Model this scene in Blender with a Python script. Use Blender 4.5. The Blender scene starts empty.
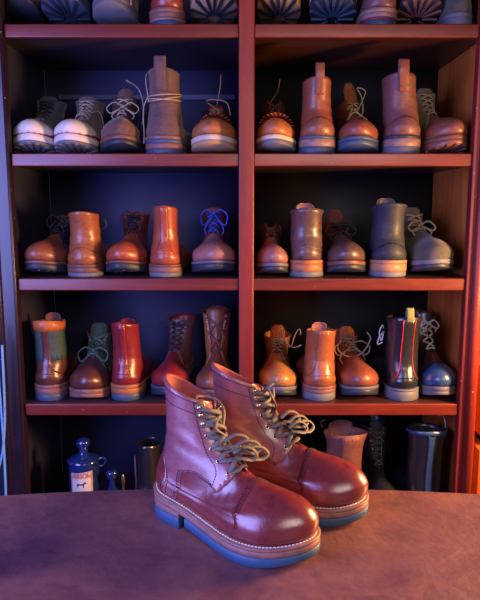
import bpy, bmesh, math, random
import numpy as np
from mathutils import Vector, Matrix
from mathutils.geometry import delaunay_2d_cdt
PI = math.pi
C = bpy.context.scene.collection
# ------------------------------------------------------------------ camera
TABLE_Z = 0.80
CAM_H = 0.47
CZ = TABLE_Z + CAM_H
PITCH = math.radians(8.53)
FPX = 600.0
D = 1.52                     # distance of the shelf fronts
cam = bpy.data.cameras.new('camera')
cam.sensor_fit = 'VERTICAL'
cam.sensor_height = 24.0
cam.lens = 24.0 * FPX / 600.0
cam.clip_start = 0.02
co = bpy.data.objects.new('camera', cam)
C.objects.link(co)
co.location = (0, 0, CZ)
co.rotation_euler = (PI / 2 - PITCH, 0, 0)
bpy.context.scene.camera = co
# ------------------------------------------------------------------ world, light, exposure
sc = bpy.context.scene
w = bpy.data.worlds.new('world')
sc.world = w
w.use_nodes = True
w.node_tree.nodes['Background'].inputs[0].default_value = (0.16, 0.22, 0.55, 1)
w.node_tree.nodes['Background'].inputs[1].default_value = 0.15
sc.view_settings.view_transform = 'Standard'
sc.view_settings.look = 'None'
sc.view_settings.gamma = 1
sc.view_settings.use_curve_mapping = False
sc.view_settings.exposure = 0.0


def area(name, loc, target, sx, sy, power, col, spread=PI):
    l = bpy.data.lights.new(name, 'AREA')
    l.shape = 'RECTANGLE'
    l.size = sx
    l.size_y = sy
    l.energy = power
    l.color = col
    l.spread = spread
    o = bpy.data.objects.new(name, l)
    C.objects.link(o)
    o.location = loc
    o.rotation_euler = (Vector(target) - Vector(loc)).to_track_quat('-Z', 'Y').to_euler()
    return o


area('window_daylight', (-1.12, 0.22, 1.28), (-0.05, 1.25, 0.98), 0.9, 1.1, 44, (0.31, 0.33, 1.0))
area('front_fill_light', (0.55, -0.7, 1.75), (0.05, 1.4, 1.05), 1.0, 0.6, 15, (1.0, 0.80, 0.72))  # added fill from the front, no shop window stands there
area('warm_wall_lamp', (1.00, 1.12, 1.14), (0.25, 0.95, 0.8), 0.25, 0.3, 40, (1.0, 0.50, 0.18))


def P(px, py, Y):
    a = math.atan((py - 300) / FPX) + PITCH
    z = -Y * math.tan(a)
    d = Y * math.cos(PITCH) - z * math.sin(PITCH)
    return (px - 240) / FPX * d, CZ + z


# ------------------------------------------------------------------ materials
def new_mat(name):
    m = bpy.data.materials.new(name)
    m.use_nodes = True
    return m, m.node_tree, m.node_tree.nodes['Principled BSDF']


def N(nt, typ, **kw):
    n = nt.nodes.new(typ)
    for k, v in kw.items():
        setattr(n, k, v)
    return n


def mixc(nt, fac, a, b, blend='MIX'):
    n = nt.nodes.new('ShaderNodeMix')
    n.data_type = 'RGBA'
    n.blend_type = blend
    if isinstance(fac, float):
        n.inputs[0].default_value = fac
    else:
        nt.links.new(fac, n.inputs[0])
    for s, v in ((6, a), (7, b)):
        if isinstance(v, tuple):
            n.inputs[s].default_value = (*v, 1)
        else:
            nt.links.new(v, n.inputs[s])
    return n.outputs[2]


def noise(nt, vec, scale, detail=4, rough=0.6, dist=0.0):
    n = N(nt, 'ShaderNodeTexNoise')
    n.inputs['Scale'].default_value = scale
    n.inputs['Detail'].default_value = detail
    n.inputs['Roughness'].default_value = rough
    n.inputs['Distortion'].default_value = dist
    nt.links.new(vec, n.inputs['Vector'])
    return n.outputs['Fac']


def ramp(nt, fac, stops):
    n = N(nt, 'ShaderNodeValToRGB')
    e = n.color_ramp.elements
    e[0].position, e[0].color = stops[0][0], (*[stops[0][1]] * 3, 1)
    e[1].position, e[1].color = stops[-1][0], (*[stops[-1][1]] * 3, 1)
    for p, v in stops[1:-1]:
        q = e.new(p)
        q.color = (v, v, v, 1)
    nt.links.new(fac, n.inputs[0])
    return n.outputs[0]


def coords(nt, scale=(1, 1, 1), rnd=True):
    tc = N(nt, 'ShaderNodeTexCoord')
    mp = N(nt, 'ShaderNodeMapping')
    mp.inputs['Scale'].default_value = scale
    nt.links.new(tc.outputs['Object'], mp.inputs['Vector'])
    if rnd:
        oi = N(nt, 'ShaderNodeObjectInfo')
        mu = N(nt, 'ShaderNodeMath', operation='MULTIPLY')
        mu.inputs[1].default_value = 37.0
        nt.links.new(oi.outputs['Random'], mu.inputs[0])
        nt.links.new(mu.outputs[0], mp.inputs['Location'])
    return mp.outputs[0]


def bump(nt, bsdf, h, strength, dist=0.001):
    b = N(nt, 'ShaderNodeBump')
    b.inputs['Strength'].default_value = strength
    b.inputs['Distance'].default_value = dist
    nt.links.new(h, b.inputs['Height'])
    nt.links.new(b.outputs[0], bsdf.inputs['Normal'])


def leather(name, col, col2=None, rough=0.38, mott=0.5, bmp=0.35, coat=0.25, scale=26, spec=0.5):
    """polished or dull leather: mottled pigment, fine grain, scuffs"""
    m, nt, b = new_mat(name)
    v = coords(nt)
    col2 = col2 or tuple(c * 0.45 for c in col)
    f1 = ramp(nt, noise(nt, v, scale, 5, 0.65, 0.4), [(0.32, 0.0), (0.72, 1.0)])
    mm = N(nt, 'ShaderNodeMath', operation='MULTIPLY')
    mm.inputs[1].default_value = mott
    nt.links.new(f1, mm.inputs[0])
    base = mixc(nt, mm.outputs[0], col, col2)
    sc2 = ramp(nt, noise(nt, v, 55, 8, 0.75, 1.5), [(0.60, 0.0), (0.74, 1.0)])
    m2 = N(nt, 'ShaderNodeMath', operation='MULTIPLY')
    m2.inputs[1].default_value = 0.35
    nt.links.new(sc2, m2.inputs[0])
    light = tuple(min(1, c * 1.5 + 0.04) for c in col)
    base = mixc(nt, m2.outputs[0], base, light)
    v3 = coords(nt, (1, 1, 2.2))
    dk = ramp(nt, noise(nt, v3, 70, 6, 0.7, 0.6), [(0.50, 0.0), (0.72, 0.75)])
    nt.links.new(mixc(nt, dk, base, tuple(c * 0.30 for c in col)), b.inputs['Base Color'])
    rr = N(nt, 'ShaderNodeMapRange')
    rr.inputs[3].default_value = max(0.05, rough - 0.08)
    rr.inputs[4].default_value = min(1, rough + 0.14)
    nt.links.new(noise(nt, v, 30, 5, 0.7), rr.inputs[0])
    nt.links.new(rr.outputs[0], b.inputs['Roughness'])
    b.inputs['Coat Weight'].default_value = coat
    b.inputs['Coat Roughness'].default_value = 0.28
    b.inputs['Specular IOR Level'].default_value = spec
    n1 = noise(nt, v, 420, 2, 0.6)
    n2 = noise(nt, v, 26, 6, 0.6, 0.8)
    ad = N(nt, 'ShaderNodeMath', operation='MULTIPLY_ADD')
    ad.inputs[1].default_value = 3.0
    nt.links.new(n2, ad.inputs[0])
    nt.links.new(n1, ad.inputs[2])
    bump(nt, b, ad.outputs[0], bmp, 0.0008)
    return m


def suede(name, col, col2=None):
    m = leather(name, col, col2, rough=0.85, mott=0.6, bmp=0.5, coat=0.0, spec=0.2)
    b = m.node_tree.nodes['Principled BSDF']
    b.inputs['Sheen Weight'].default_value = 0.25
    return m


def plain(name, col, rough=0.5, metal=0.0, bmp=0.0, scale=60, var=0.25):
    m, nt, b = new_mat(name)
    v = coords(nt)
    f = noise(nt, v, scale, 4, 0.6)
    nt.links.new(mixc(nt, f, tuple(c * (1 - var) for c in col), tuple(min(1, c * (1 + var)) for c in col)),
                 b.inputs['Base Color'])
    b.inputs['Roughness'].default_value = rough
    b.inputs['Metallic'].default_value = metal
    if bmp:
        bump(nt, b, noise(nt, v, scale * 5, 3), bmp, 0.001)
    return m


def layered(name, col, rough=0.5):
    """stacked leather edge: fine horizontal layers and scuffs"""
    m, nt, b = new_mat(name)
    v = coords(nt, (9, 9, 420), rnd=False)
    f = noise(nt, v, 1.0, 3, 0.5)
    v2 = coords(nt)
    g = ramp(nt, noise(nt, v2, 60, 6, 0.75), [(0.45, 0), (0.75, 1)])
    base = mixc(nt, f, tuple(c * 0.75 for c in col), tuple(min(1, c * 1.2) for c in col))
    nt.links.new(mixc(nt, g, base, tuple(c * 0.55 for c in col)), b.inputs['Base Color'])
    b.inputs['Roughness'].default_value = rough
    bump(nt, b, f, 0.3, 0.0006)
    return m


def wood(name, col, col2, axis='X', rough=0.35, wear=0.5, wearcol=(0.62, 0.42, 0.34), coat=0.3):
    m, nt, b = new_mat(name)
    s = {'X': (1.2, 16, 16), 'Z': (16, 16, 1.2), 'Y': (16, 1.2, 16)}[axis]
    v = coords(nt, s, rnd=True)
    g = noise(nt, v, 1.6, 8, 0.65, 1.2)
    fine = noise(nt, v, 9, 6, 0.7, 0.4)
    c = mixc(nt, ramp(nt, g, [(0.35, 0), (0.68, 1)]), col, col2)
    c = mixc(nt, ramp(nt, fine, [(0.3, 0.35), (0.55, 0)]), c, tuple(k * 0.3 for k in col))
    v2 = coords(nt)
    blot = ramp(nt, noise(nt, v2, 4, 4, 0.6), [(0.4, 0.0), (0.75, 0.5)])
    c = mixc(nt, blot, c, tuple(k * 0.35 for k in col))
    wr = noise(nt, v2, 130, 3, 0.5)
    wr = ramp(nt, wr, [(0.74 - 0.06 * wear, 0), (0.78 - 0.06 * wear, 1)])
    c = mixc(nt, wr, c, wearcol)
    nt.links.new(c, b.inputs['Base Color'])
    b.inputs['Roughness'].default_value = rough
    b.inputs['Coat Weight'].default_value = coat
    b.inputs['Coat Roughness'].default_value = 0.25
    bump(nt, b, fine, 0.25, 0.001)
    return m


# ------------------------------------------------------------------ mesh helpers
def link_mesh(name, verts, faces, mat, parent=None, smooth=True, loc=None):
    me = bpy.data.meshes.new(name)
    me.from_pydata([tuple(map(float, p)) for p in verts], [], [tuple(int(i) for i in f) for f in faces])
    me.validate()
    bm = bmesh.new()
    bm.from_mesh(me)
    bmesh.ops.recalc_face_normals(bm, faces=bm.faces)
    bm.to_mesh(me)
    bm.free()
    if smooth:
        me.polygons.foreach_set('use_smooth', [True] * len(me.polygons))
    me.materials.append(mat)
    o = bpy.data.objects.new(name, me)
    C.objects.link(o)
    if parent is not None:
        o.parent = parent
    if loc is not None:
        o.location = loc
    return o


class MB:
    def __init__(s):
        s.v = []
        s.f = []

    def add(s, v, f):
        n = len(s.v)
        s.v += [tuple(p) for p in v]
        s.f += [tuple(i + n for i in q) for q in f]

    def box(s, x0, x1, y0, y1, z0, z1):
        v = [(x, y, z) for x in (x0, x1) for y in (y0, y1) for z in (z0, z1)]
        s.add(v, [(0, 1, 3, 2), (4, 6, 7, 5), (0, 4, 5, 1), (2, 3, 7, 6), (0, 2, 6, 4), (1, 5, 7, 3)])

    def build(s, name, mat, parent=None, smooth=True, bevel=0.0, loc=None, seg=2):
        o = link_mesh(name, s.v, s.f, mat, parent, smooth, loc)
        if bevel:
            b = o.modifiers.new('bevel', 'BEVEL')
            b.width = bevel
            b.segments = seg
            b.limit_method = 'ANGLE'
            o.modifiers.new('wn', 'WEIGHTED_NORMAL')
        return o


def empty(name, label, cat, loc=(0, 0, 0), group=None, rot=(0, 0, 0), scale=1.0):
    o = bpy.data.objects.new(name, None)
    o.empty_display_size = 0.05
    C.objects.link(o)
    o.location = loc
    o.rotation_euler = rot
    o.scale = (scale,) * 3
    o['label'] = label
    o['category'] = cat
    if group:
        o['group'] = group
    return o


def tag(o, label=None, cat=None, group=None, kind=None):
    for k, v in (('label', label), ('category', cat), ('group', group), ('kind', kind)):
        if v:
            o[k] = v
    return o


def catmull(pts, n=6):
    p = np.array(pts, float)
    if len(p) < 3:
        t = np.linspace(0, 1, n + 1)[:, None]
        return p[0] * (1 - t) + p[1] * t
    e = np.vstack([2 * p[0] - p[1], p, 2 * p[-1] - p[-2]])
    out = []
    for i in range(1, len(e) - 2):
        for k in range(n):
            t = k / n
            out.append(0.5 * (2 * e[i] + (e[i + 1] - e[i - 1]) * t + (2 * e[i - 1] - 5 * e[i] + 4 * e[i + 1] - e[i + 2]) * t * t
                              + (3 * e[i] - e[i - 1] - 3 * e[i + 1] + e[i + 2]) * t ** 3))
    out.append(e[-2])
    return np.array(out)


def tube(mb, pts, r, flat=1.0, normals=None, sides=7, closed=False):
    """tube along pts; r across, r*flat along the normal hint"""
    p = np.array(pts, float)
    n = len(p)
    T = np.gradient(p, axis=0)
    T /= np.linalg.norm(T, axis=1)[:, None] + 1e-12
    V = []
    up = np.array([0.0, 0.0, 1.0]) if normals is None else None
    prev = None
    rr = np.full(n, r) if np.isscalar(r) else np.array(r)
    for i in range(n):
        nn = up if normals is None else normals[i]
        if prev is not None and normals is None:
            nn = prev
        b = np.cross(T[i], nn)
        if np.linalg.norm(b) < 1e-6:
            b = np.cross(T[i], [1, 0.2, 0])
        b /= np.linalg.norm(b)
        c = np.cross(b, T[i])
        c /= np.linalg.norm(c)
        prev = c
        for k in range(sides):
            a = 2 * PI * k / sides
            V.append(p[i] + b * math.cos(a) * rr[i] + c * math.sin(a) * rr[i] * flat)
    F = []
    for i in range(n - 1):
        for k in range(sides):
            k2 = (k + 1) % sides
            F.append((i * sides + k, i * sides + k2, (i + 1) * sides + k2, (i + 1) * sides + k))
    F.append(tuple(range(sides))[::-1])
    F.append(tuple((n - 1) * sides + k for k in range(sides)))
    mb.add(V, F)


def lathe(mb, prof, n=24, c=(0, 0, 0)):
    V = []
    for r, z in prof:
        for k in range(n):
            a = 2 * PI * k / n
            V.append((c[0] + r * math.cos(a), c[1] + r * math.sin(a), c[2] + z))
    F = []
    for i in range(len(prof) - 1):
        for k in range(n):
            k2 = (k + 1) % n
            F.append((i * n + k, i * n + k2, (i + 1) * n + k2, (i + 1) * n + k))
    F.append(tuple(range(n)))
    F.append(tuple((len(prof) - 1) * n + k for k in range(n)))
    mb.add(V, F)


def pchip(x, y, q):
    x = np.array(x, float)
    y = np.array(y, float)
    h = np.diff(x)
    d = np.diff(y) / h
    m = np.zeros_like(y)
    for i in range(1, len(x) - 1):
        if d[i - 1] * d[i] > 0:
            w1, w2 = 2 * h[i] + h[i - 1], h[i] + 2 * h[i - 1]
            m[i] = (w1 + w2) / (w1 / d[i - 1] + w2 / d[i])
    m[0], m[-1] = d[0], d[-1]
    q = np.clip(q, x[0], x[-1])
    i = np.clip(np.searchsorted(x, q) - 1, 0, len(x) - 2)
    t = (q - x[i]) / h[i]
    return ((1 + 2 * t) * (1 - t) ** 2 * y[i] + t * (1 - t) ** 2 * h[i] * m[i] + t * t * (3 - 2 * t) * y[i + 1]
            + t * t * (t - 1) * h[i] * m[i + 1])


# ------------------------------------------------------------------ the boot surface
#        v    Fy    Fz    By    Bz    rf    rb    inset drop  k    Ws
KN = [(0.00, .288, .030, .012, .034, .072, .040, .00, .000, 0.0, .036),
      (0.05, .296, .040, .006, .042, .074, .040, -.03, .000, 0.0, .036),
      (0.11, .297, .052, .004, .050, .078, .040, -.04, .002, 0.0, .036),
      (0.17, .289, .066, .003, .056, .084, .040, .00, .008, 0.0, .036),
      (0.24, .271, .077, .004, .062, .092, .040, .05, .017, 0.0, .036),
      (0.32, .240, .084, .006, .069, .100, .040, .09, .024, 0.0, .035),
      (0.40, .206, .089, .009, .077, .105, .040, .13, .025, 0.0, .034),
      (0.48, .176, .099, .013, .086, .095, .040, .15, .021, 0.15, .034),
      (0.56, .151, .114, .018, .097, .080, .042, .14, .015, 0.5, .033),
      (0.65, .131, .135, .020, .115, .062, .045, .08, .008, 0.85, .033),
      (0.75, .119, .160, .018, .142, .052, .046, .04, .003, 1.0, .034),
      (0.87, .112, .188, .010, .180, .052, .050, .00, .000, 1.0, .037),
      (1.00, .108, .213, .000, .222, .054, .054, .00, .004, 1.0, .040)]
OUT_Y = [-.01, .0, .012, .03, .05, .08, .12, .155, .185, .215, .24, .265, .285, .31]
OUT_W = [.028, .029, .0315, .034, .0355, .036, .0365, .042, .0485, .0520, .0525, .0505, .047, .043]


class Boot:
    def __init__(s, side=1, hk=1.0, wide=1.0, toe_h=1.0, shaft_w=1.0, lean=0.0, low=None, flare=0.0, toe_w=1.0, creases=0.0, seed=1, lift=0.0, heel_w=1.0, side_tilt=0.0):
        s.side_tilt = side_tilt
        s.heel_w = heel_w
        s.lift = lift
        k = np.array(KN, float)
        # shaft height above the ankle
        za = .10
        for c in (2, 4):
            m = k[:, c] > za
            k[m, c] = za + (k[m, c] - za) * hk
        m = k[:, 0] <= .41
        k[m, 2] = .03 + (k[m, 2] - .03) * toe_h
        if low is not None:                      # low shoe: cut the shaft
            s.vmax = low
        else:
            s.vmax = 1.0
        k[:, 10] *= shaft_w
        k[-1, 10] += flare
        k[-1, 1] += flare
        s.K = k
        s.side, s.wide, s.lean, s.toe_w = side, wide, lean, toe_w
        s.creases = creases
        s.rng = np.random.default_rng(seed)
        s.ph = s.rng.uniform(0, 6, 6)

    def solez(s, y):
        return pchip([-.02, .03, .09, .14, .20, .25, .30, .32], [.034, .034, .031, .024, .022, .024, .031, .035], y)

    def up(s, y):
        return s.lift * np.interp(y, [0, .1, .2, .3], [.016, .012, .009, .009])

    def sz(s, y):
        return s.solez(y) + s.up(y)

    def outline(s, y):
        w = pchip(OUT_Y, OUT_W, y)
        f = 1 + (s.toe_w - 1) * np.clip((y - .12) / .1, 0, 1)
        f = f * (1 + (s.heel_w - 1) * np.clip((.16 - y) / .08, 0, 1))
        return w * s.wide * f

    def xc(s, y):
        t = np.clip(y / .3, -.1, 1.1)
        return s.side * (.0045 * np.sin(PI * t * 1.15) - .010 * np.clip(t - .45, 0, 1) ** 2 * 1.5)

    def S(s, phi, v):
        phi = np.asarray(phi, float)
        v = np.asarray(v, float) * s.vmax
        k = s.K
        Fy, Fz, By, Bz, rf, rb, ins, drop, kk, Ws = [pchip(k[:, 0], k[:, c], v) for c in range(1, 11)]
        mid, half = (Fy + By) / 2, (Fy - By) / 2
        y = mid + half * np.cos(phi)
        rf = np.minimum(rf, half * 2)
        sf = np.clip(half * (1 - np.cos(phi)) / rf, 0, 1)
        sb = np.clip(half * (1 + np.cos(phi)) / rb, 0, 1)
        W = (1 - kk) * s.outline(y) * (1 - ins) + kk * Ws
        wd = W * np.sqrt(1 - (1 - sf) ** 2 + 1e-12) * np.sqrt(1 - (1 - sb) ** 2 + 1e-12)
        sg = np.where(np.sin(phi) >= 0, 1, -1)
        t = (y - By) / (Fy - By)
        z = Bz + (Fz - Bz) * t
        lin0 = s.solez(By) + (s.solez(Fy) - s.solez(By)) * t
        z = z + np.clip(1 - v / .38, 0, 1) * (s.solez(y) - lin0)
        z = z - drop * np.sin(phi) ** 2
        x = sg * wd + s.xc(y) * np.clip(1.3 - v * 1.2, 0.15, 1)
        if s.creases:
            amp = s.creases * np.exp(-((v - .44) / .10) ** 2) * np.exp(-((y - .165) / .035) ** 2)
            dz = amp * (np.sin(y * 420 + x * 40 + s.ph[0]) + .5 * np.sin(y * 700 - x * 60 + s.ph[1]))
            z = z + dz
            a2 = s.creases * np.exp(-((v - .68) / .10) ** 2)
            x = x + sg * a2 * .9 * np.sin(z * 230 + y * 60 + s.ph[2])
            y = y + a2 * .6 * np.sin(z * 260 + x * 50 + s.ph[3])
        z = z + s.up(y) + s.side_tilt * x * np.clip((v - .6) / .4, 0, 1)
        x = x + s.lean * np.clip(z - .09, 0, 1) ** 1.3
        return np.stack([x, y, z], -1)

    def Nrm(s, phi, v):
        e = 2e-3
        v = np.asarray(v, float)
        a = s.S(phi + e, v) - s.S(phi - e, v)
        b = s.S(phi, np.minimum(v + e, 1)) - s.S(phi, np.maximum(v - e, 0))
        n = np.cross(a, b)
        n /= np.linalg.norm(n, axis=-1)[..., None] + 1e-12
        return -n * np.sign(s._orient())

    def _orient(s):
        if not hasattr(s, '_o'):
            e = 1e-3
            a = s.S(np.array(PI / 2 + e), np.array(.2)) - s.S(np.array(PI / 2 - e), np.array(.2))
            b = s.S(np.array(PI / 2), np.array(.2 + e)) - s.S(np.array(PI / 2), np.array(.2 - e))
            n = np.cross(a, b)
            s._o = -1.0 if n[0] > 0 else 1.0
        return s._o

    def at(s, phi, v, off=0.0):
        phi = np.asarray(phi, float)
        v = np.asarray(v, float)
        return s.S(phi, v) + s.Nrm(phi, v) * np.asarray(off)[..., None]

    # inverse lookup from side-view position (y,z) to (phi,v), 0<phi<pi
    def inv(s, pts):
        if not hasattr(s, '_g'):
            ph, vv = np.meshgrid(np.linspace(.05, PI, 260), np.linspace(0, 1, 260))
            s._g = (ph.ravel(), vv.ravel(), s.S(ph, vv).reshape(-1, 3)[:, 1:])
        out = []
        for p in pts:
            d = ((s._g[2] - np.array(p)) ** 2).sum(1)
            i = d.argmin()
            q = np.array([s._g[0][i], s._g[1][i]])
            for _ in range(6):
                f0 = s.S(q[0], q[1])[1:] - np.array(p)
                e = 1e-3
                J = np.stack([(s.S(q[0] + e, q[1])[1:] - np.array(p) - f0) / e, (s.S(q[0], q[1] + e)[1:] - np.array(p) - f0) / e], 1)
                dq = np.linalg.lstsq(J + 0, f0, rcond=1e-3)[0]
                q2 = np.array([min(max(q[0] - dq[0], .01), PI), min(max(q[1] - dq[1], 0), 1)])
                if np.linalg.norm(s.S(q2[0], q2[1])[1:] - np.array(p)) < np.linalg.norm(f0):
                    q = q2
                else:
                    break
            out.append((float(q[0]), float(q[1])))
        return out


def gap_phi(b, v, vt, g0, g1):
    """half opening angle of the lacing at level v"""
    t = np.clip((v - vt) / (1 - vt), 0, 1)
    g = g0 + (g1 - g0) * t
    r = np.clip((v - vt) / .035, 0, 1)
    return g * r


def make_upper(b, name, mat, parent, vt=.50, g0=.28, g1=.42, nu=56, nv=44, v0=0.0, v1=1.0, thick=.0022, off=0.0, open_=True, levels=0):
    vs = np.linspace(v0, v1, nv)
    if open_ and v0 < vt < v1:
        vs = np.sort(np.concatenate([vs, [vt, vt + .012, vt + .035 * .99]]))
    V = []
    for v in vs:
        g = gap_phi(b, v, vt, g0, g1) if open_ else 0.0
        ph = g + (2 * PI - 2 * g) * np.linspace(0, 1, nu + 1)
        V.append(b.at(ph, np.full(nu + 1, v), off))
    V = np.array(V)
    n = nu + 1
    F = []
    for i in range(len(vs) - 1):
        for j in range(nu):
            F.append((i * n + j, i * n + j + 1, (i + 1) * n + j + 1, (i + 1) * n + j))
    o = link_mesh(name, V.reshape(-1, 3), F, mat, parent)
    bm = bmesh.new()
    bm.from_mesh(o.data)
    bmesh.ops.remove_doubles(bm, verts=bm.verts, dist=1e-5)
    bmesh.ops.recalc_face_normals(bm, faces=bm.faces)
    bm.to_mesh(o.data)
    bm.free()
    if thick:
        md = o.modifiers.new('thick', 'SOLIDIFY')
        md.thickness = thick
        md.offset = -1
    return o


def patch(b, name, poly, mat, parent, off=.0012, side=1, step=.05, curve_n=5, closed_curve=True, smooth_edge=True, mirror=False):
    """overlay of leather: polygon given in (phi, v), lifted off the surface with a real edge"""
    P2 = catmull(list(poly) + [poly[0]], curve_n)[:-1] if closed_curve else np.array(poly)
    sc_v = 2.2
    pts = [Vector((p[0], p[1] * sc_v)) for p in P2]
    n = len(pts)
    edges = [(i, (i + 1) % n) for i in range(n)]
    xs = [p.x for p in pts]
    ys = [p.y for p in pts]
    poly2 = np.array([(p.x, p.y) for p in pts])

    def inside(x, y):
        c = False
        j = n - 1
        for i in range(n):
            xi, yi = poly2[i]
            xj, yj = poly2[j]
            if (yi > y) != (yj > y) and x < (xj - xi) * (y - yi) / (yj - yi + 1e-15) + xi:
                c = not c
            j = i
        return c
    seg_a = poly2
    seg_b = np.roll(poly2, -1, axis=0)
    grid = []
    x = min(xs)
    row = 0
    while x < max(xs):
        y = min(ys) + (row % 2) * step / 2
        while y < max(ys):
            if inside(x, y):
                q = np.array([x, y])
                d = seg_b - seg_a
                t = np.clip(((q - seg_a) * d).sum(1) / ((d * d).sum(1) + 1e-15), 0, 1)
                if np.sqrt((((seg_a + d * t[:, None]) - q) ** 2).sum(1)).min() > step * .45:
                    grid.append(Vector((x, y)))
            y += step
        x += step * .87
        row += 1
    vv, ee, ff, *_ = delaunay_2d_cdt(pts + grid, edges, [], 1, 1e-6)
    q = np.array([(p.x, p.y / sc_v) for p in vv])
    q[:, 1] = np.clip(q[:, 1], 0, 1)
    top = b.at(side * q[:, 0], q[:, 1], off)
    bot = b.at(side * q[:, 0], q[:, 1], -.0004)
    cnt = {}
    for f in ff:
        for i in range(len(f)):
            e = tuple(sorted((f[i], f[(i + 1) % len(f)])))
            cnt[e] = cnt.get(e, 0) + 1
    F = [tuple(f) for f in ff]
    m = len(q)
    bd = [e for e, c in cnt.items() if c == 1]
    # bevelled rim: slightly lowered ring, then wall
    F += [(a, c, c + m, a + m) for a, c in bd]
    V = np.vstack([top, bot])
    o = link_mesh(name, V, F, mat, parent)
    return o


def outline_pairs(b, e, y0=None, y1=None, n=40, v=0.0):
    """left/right points of the sole outline grown by e"""
    ph = np.linspace(PI, 0, n)
    S_ = b.S(ph, np.full(n, v))
    x, y = S_[:, 0], S_[:, 1]
    cx = b.xc(y)
    w_ = x - cx
    # grow outward along 2D normal
    dx, dy = np.gradient(w_), np.gradient(y)
    L_ = np.hypot(dx, dy) + 1e-12
    nx, ny = dy / L_, -dx / L_
    nx[0], ny[0], nx[-1], ny[-1] = 0, -1, 0, 1
    gw, gy = np.maximum(w_ + nx * e, 0), y + ny * e
    if y1 is not None:
        m = gy <= y1
        wy = np.interp(y1, gy, gw)
        gw, gy = np.append(gw[m], wy), np.append(gy[m], y1)
    if y0 is not None:
        m = gy >= y0
        wy = np.interp(y0, gy, gw)
        gw, gy = np.insert(gw[m], 0, wy), np.insert(gy[m], 0, y0)
    c2 = b.xc(gy)
    return np.stack([c2 + gw, gy], 1), np.stack([c2 - gw, gy], 1)


def slab(b, name, mat, parent, ztop, zbot, e, y0=None, y1=None, r=.0012, n=44, taper=0.0, flare=0.0):
    """sole layer between two height profiles"""
    rings = [(-r * 1.0, zbot, 0), (0, zbot, r), (flare * .5, None, 0), (0, ztop, -r), (-r, ztop, 0)]
    loops = []
    for de, zf, dz in rings:
        Lp, Rp = outline_pairs(b, e + de + (taper if zf is zbot else 0), y0, y1, n)
        if y0 is not None:
            Lp[0, 1] += -de
            Rp[0, 1] += -de
        if y1 is not None:
            Lp[-1, 1] += de
            Rp[-1, 1] += de
        if zf is None:
            zl = (ztop(Lp[:, 1]) + zbot(Lp[:, 1])) / 2
        else:
            zl = zf(Lp[:, 1]) + dz
        loops.append((np.column_stack([Lp, zl]), np.column_stack([Rp, zl])))
    m = min(len(l[0]) for l in loops)
    V, F = [], []
    for Lp, Rp in loops:
        Lp = Lp[:m] if len(Lp) >= m else Lp
        Rp = Rp[:m]
        V += list(Lp) + list(Rp[::-1])
    c = 2 * m
    for i in range(len(loops) - 1):
        for j in range(c):
            j2 = (j + 1) % c
            F.append((i * c + j, i * c + j2, (i + 1) * c + j2, (i + 1) * c + j))
    for base in (0, (len(loops) - 1) * c):
        for j in range(m - 1):
            F.append((base + j, base + j + 1, base + c - 2 - j, base + c - 1 - j))
    o = link_mesh(name, V, F, mat, parent)
    bm = bmesh.new()
    bm.from_mesh(o.data)
    bmesh.ops.remove_doubles(bm, verts=bm.verts, dist=1e-6)
    bmesh.ops.recalc_face_normals(bm, faces=bm.faces)
    for ed in bm.edges:
        if len(ed.link_faces) == 2 and ed.calc_face_angle(0) > .9:
            ed.smooth = False
    bm.to_mesh(o.data)
    bm.free()
    return o


def lace_path(b, pts, n=5):
    """pts: (phi, v, off) -> points and normals"""
    a = catmull(pts, n)
    return b.at(a[:, 0], a[:, 1], a[:, 2]), b.Nrm(a[:, 0], a[:, 1])


def ring_mesh(mb, c, nrm, R, r, n=14, m=6):
    nrm = np.array(nrm) / np.linalg.norm(nrm)
    a = np.cross(nrm, [0.3, 0.2, 1])
    a /= np.linalg.norm(a)
    bb = np.cross(nrm, a)
    V, F = [], []
    for i in range(n):
        t = 2 * PI * i / n
        d = a * math.cos(t) + bb * math.sin(t)
        for j in range(m):
            u = 2 * PI * j / m
            V.append(np.array(c) + d * (R + r * math.cos(u)) + nrm * r * math.sin(u))
    for i in range(n):
        for j in range(m):
            F.append((i * m + j, ((i + 1) % n) * m + j, ((i + 1) % n) * m + (j + 1) % m, i * m + (j + 1) % m))
    mb.add(V, F)


# ------------------------------------------------------------------ boots in general
def segs(*parts, n=5):
    out = []
    for p in parts:
        c = catmull(p, n) if len(p) > 2 else catmull([p[0], p[1]], n)
        out += [tuple(q) for q in c]
    res = [out[0]]
    for q in out[1:]:
        if abs(q[0] - res[-1][0]) + abs(q[1] - res[-1][1]) > 1e-4:
            res.append(q)
    if abs(res[0][0] - res[-1][0]) + abs(res[0][1] - res[-1][1]) < 1e-4:
        res.pop()
    return res


def quarter_poly(b, vt, g0, g1, arc_y=.130, arc_z=.072, tab=(.188, .062), m=.0, back=PI):
    """outline of the quarter on one side, in (phi, v)"""
    lz = float(b.up(np.array(.15)))
    pa = b.inv([(arc_y, b.sz(np.array(arc_y)) + .004 + m), (arc_y + .004, arc_z - .018 + lz), (arc_y + .018, arc_z - .003 + lz),
                (arc_y + .035, arc_z + lz), (tab[0] - .010, tab[1] + .006 + lz), (tab[0], tab[1] + lz)])
    f = [(g0 + (g1 - g0) * (v - vt) / (1 - vt) + m * 6, v) for v in (vt + .03, .70, .82, 1.0 - m * 8)]
    tabp = pa[-1]
    return segs([(back, 1 - m * 8), (back, 0 + m)], [(back, 0 + m), (pa[0][0] + .3, 0 + m), (pa[0][0], 0 + m)],
                [(pa[0][0], 0 + m)] + pa, [tabp, ((tabp[0] + f[0][0]) * .5 + .02, (tabp[1] + f[0][1]) * .5), f[0]], f,
                [f[-1], (1.2, 1 - m * 8), (2.2, 1 - m * 8), (back, 1 - m * 8)])


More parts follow.
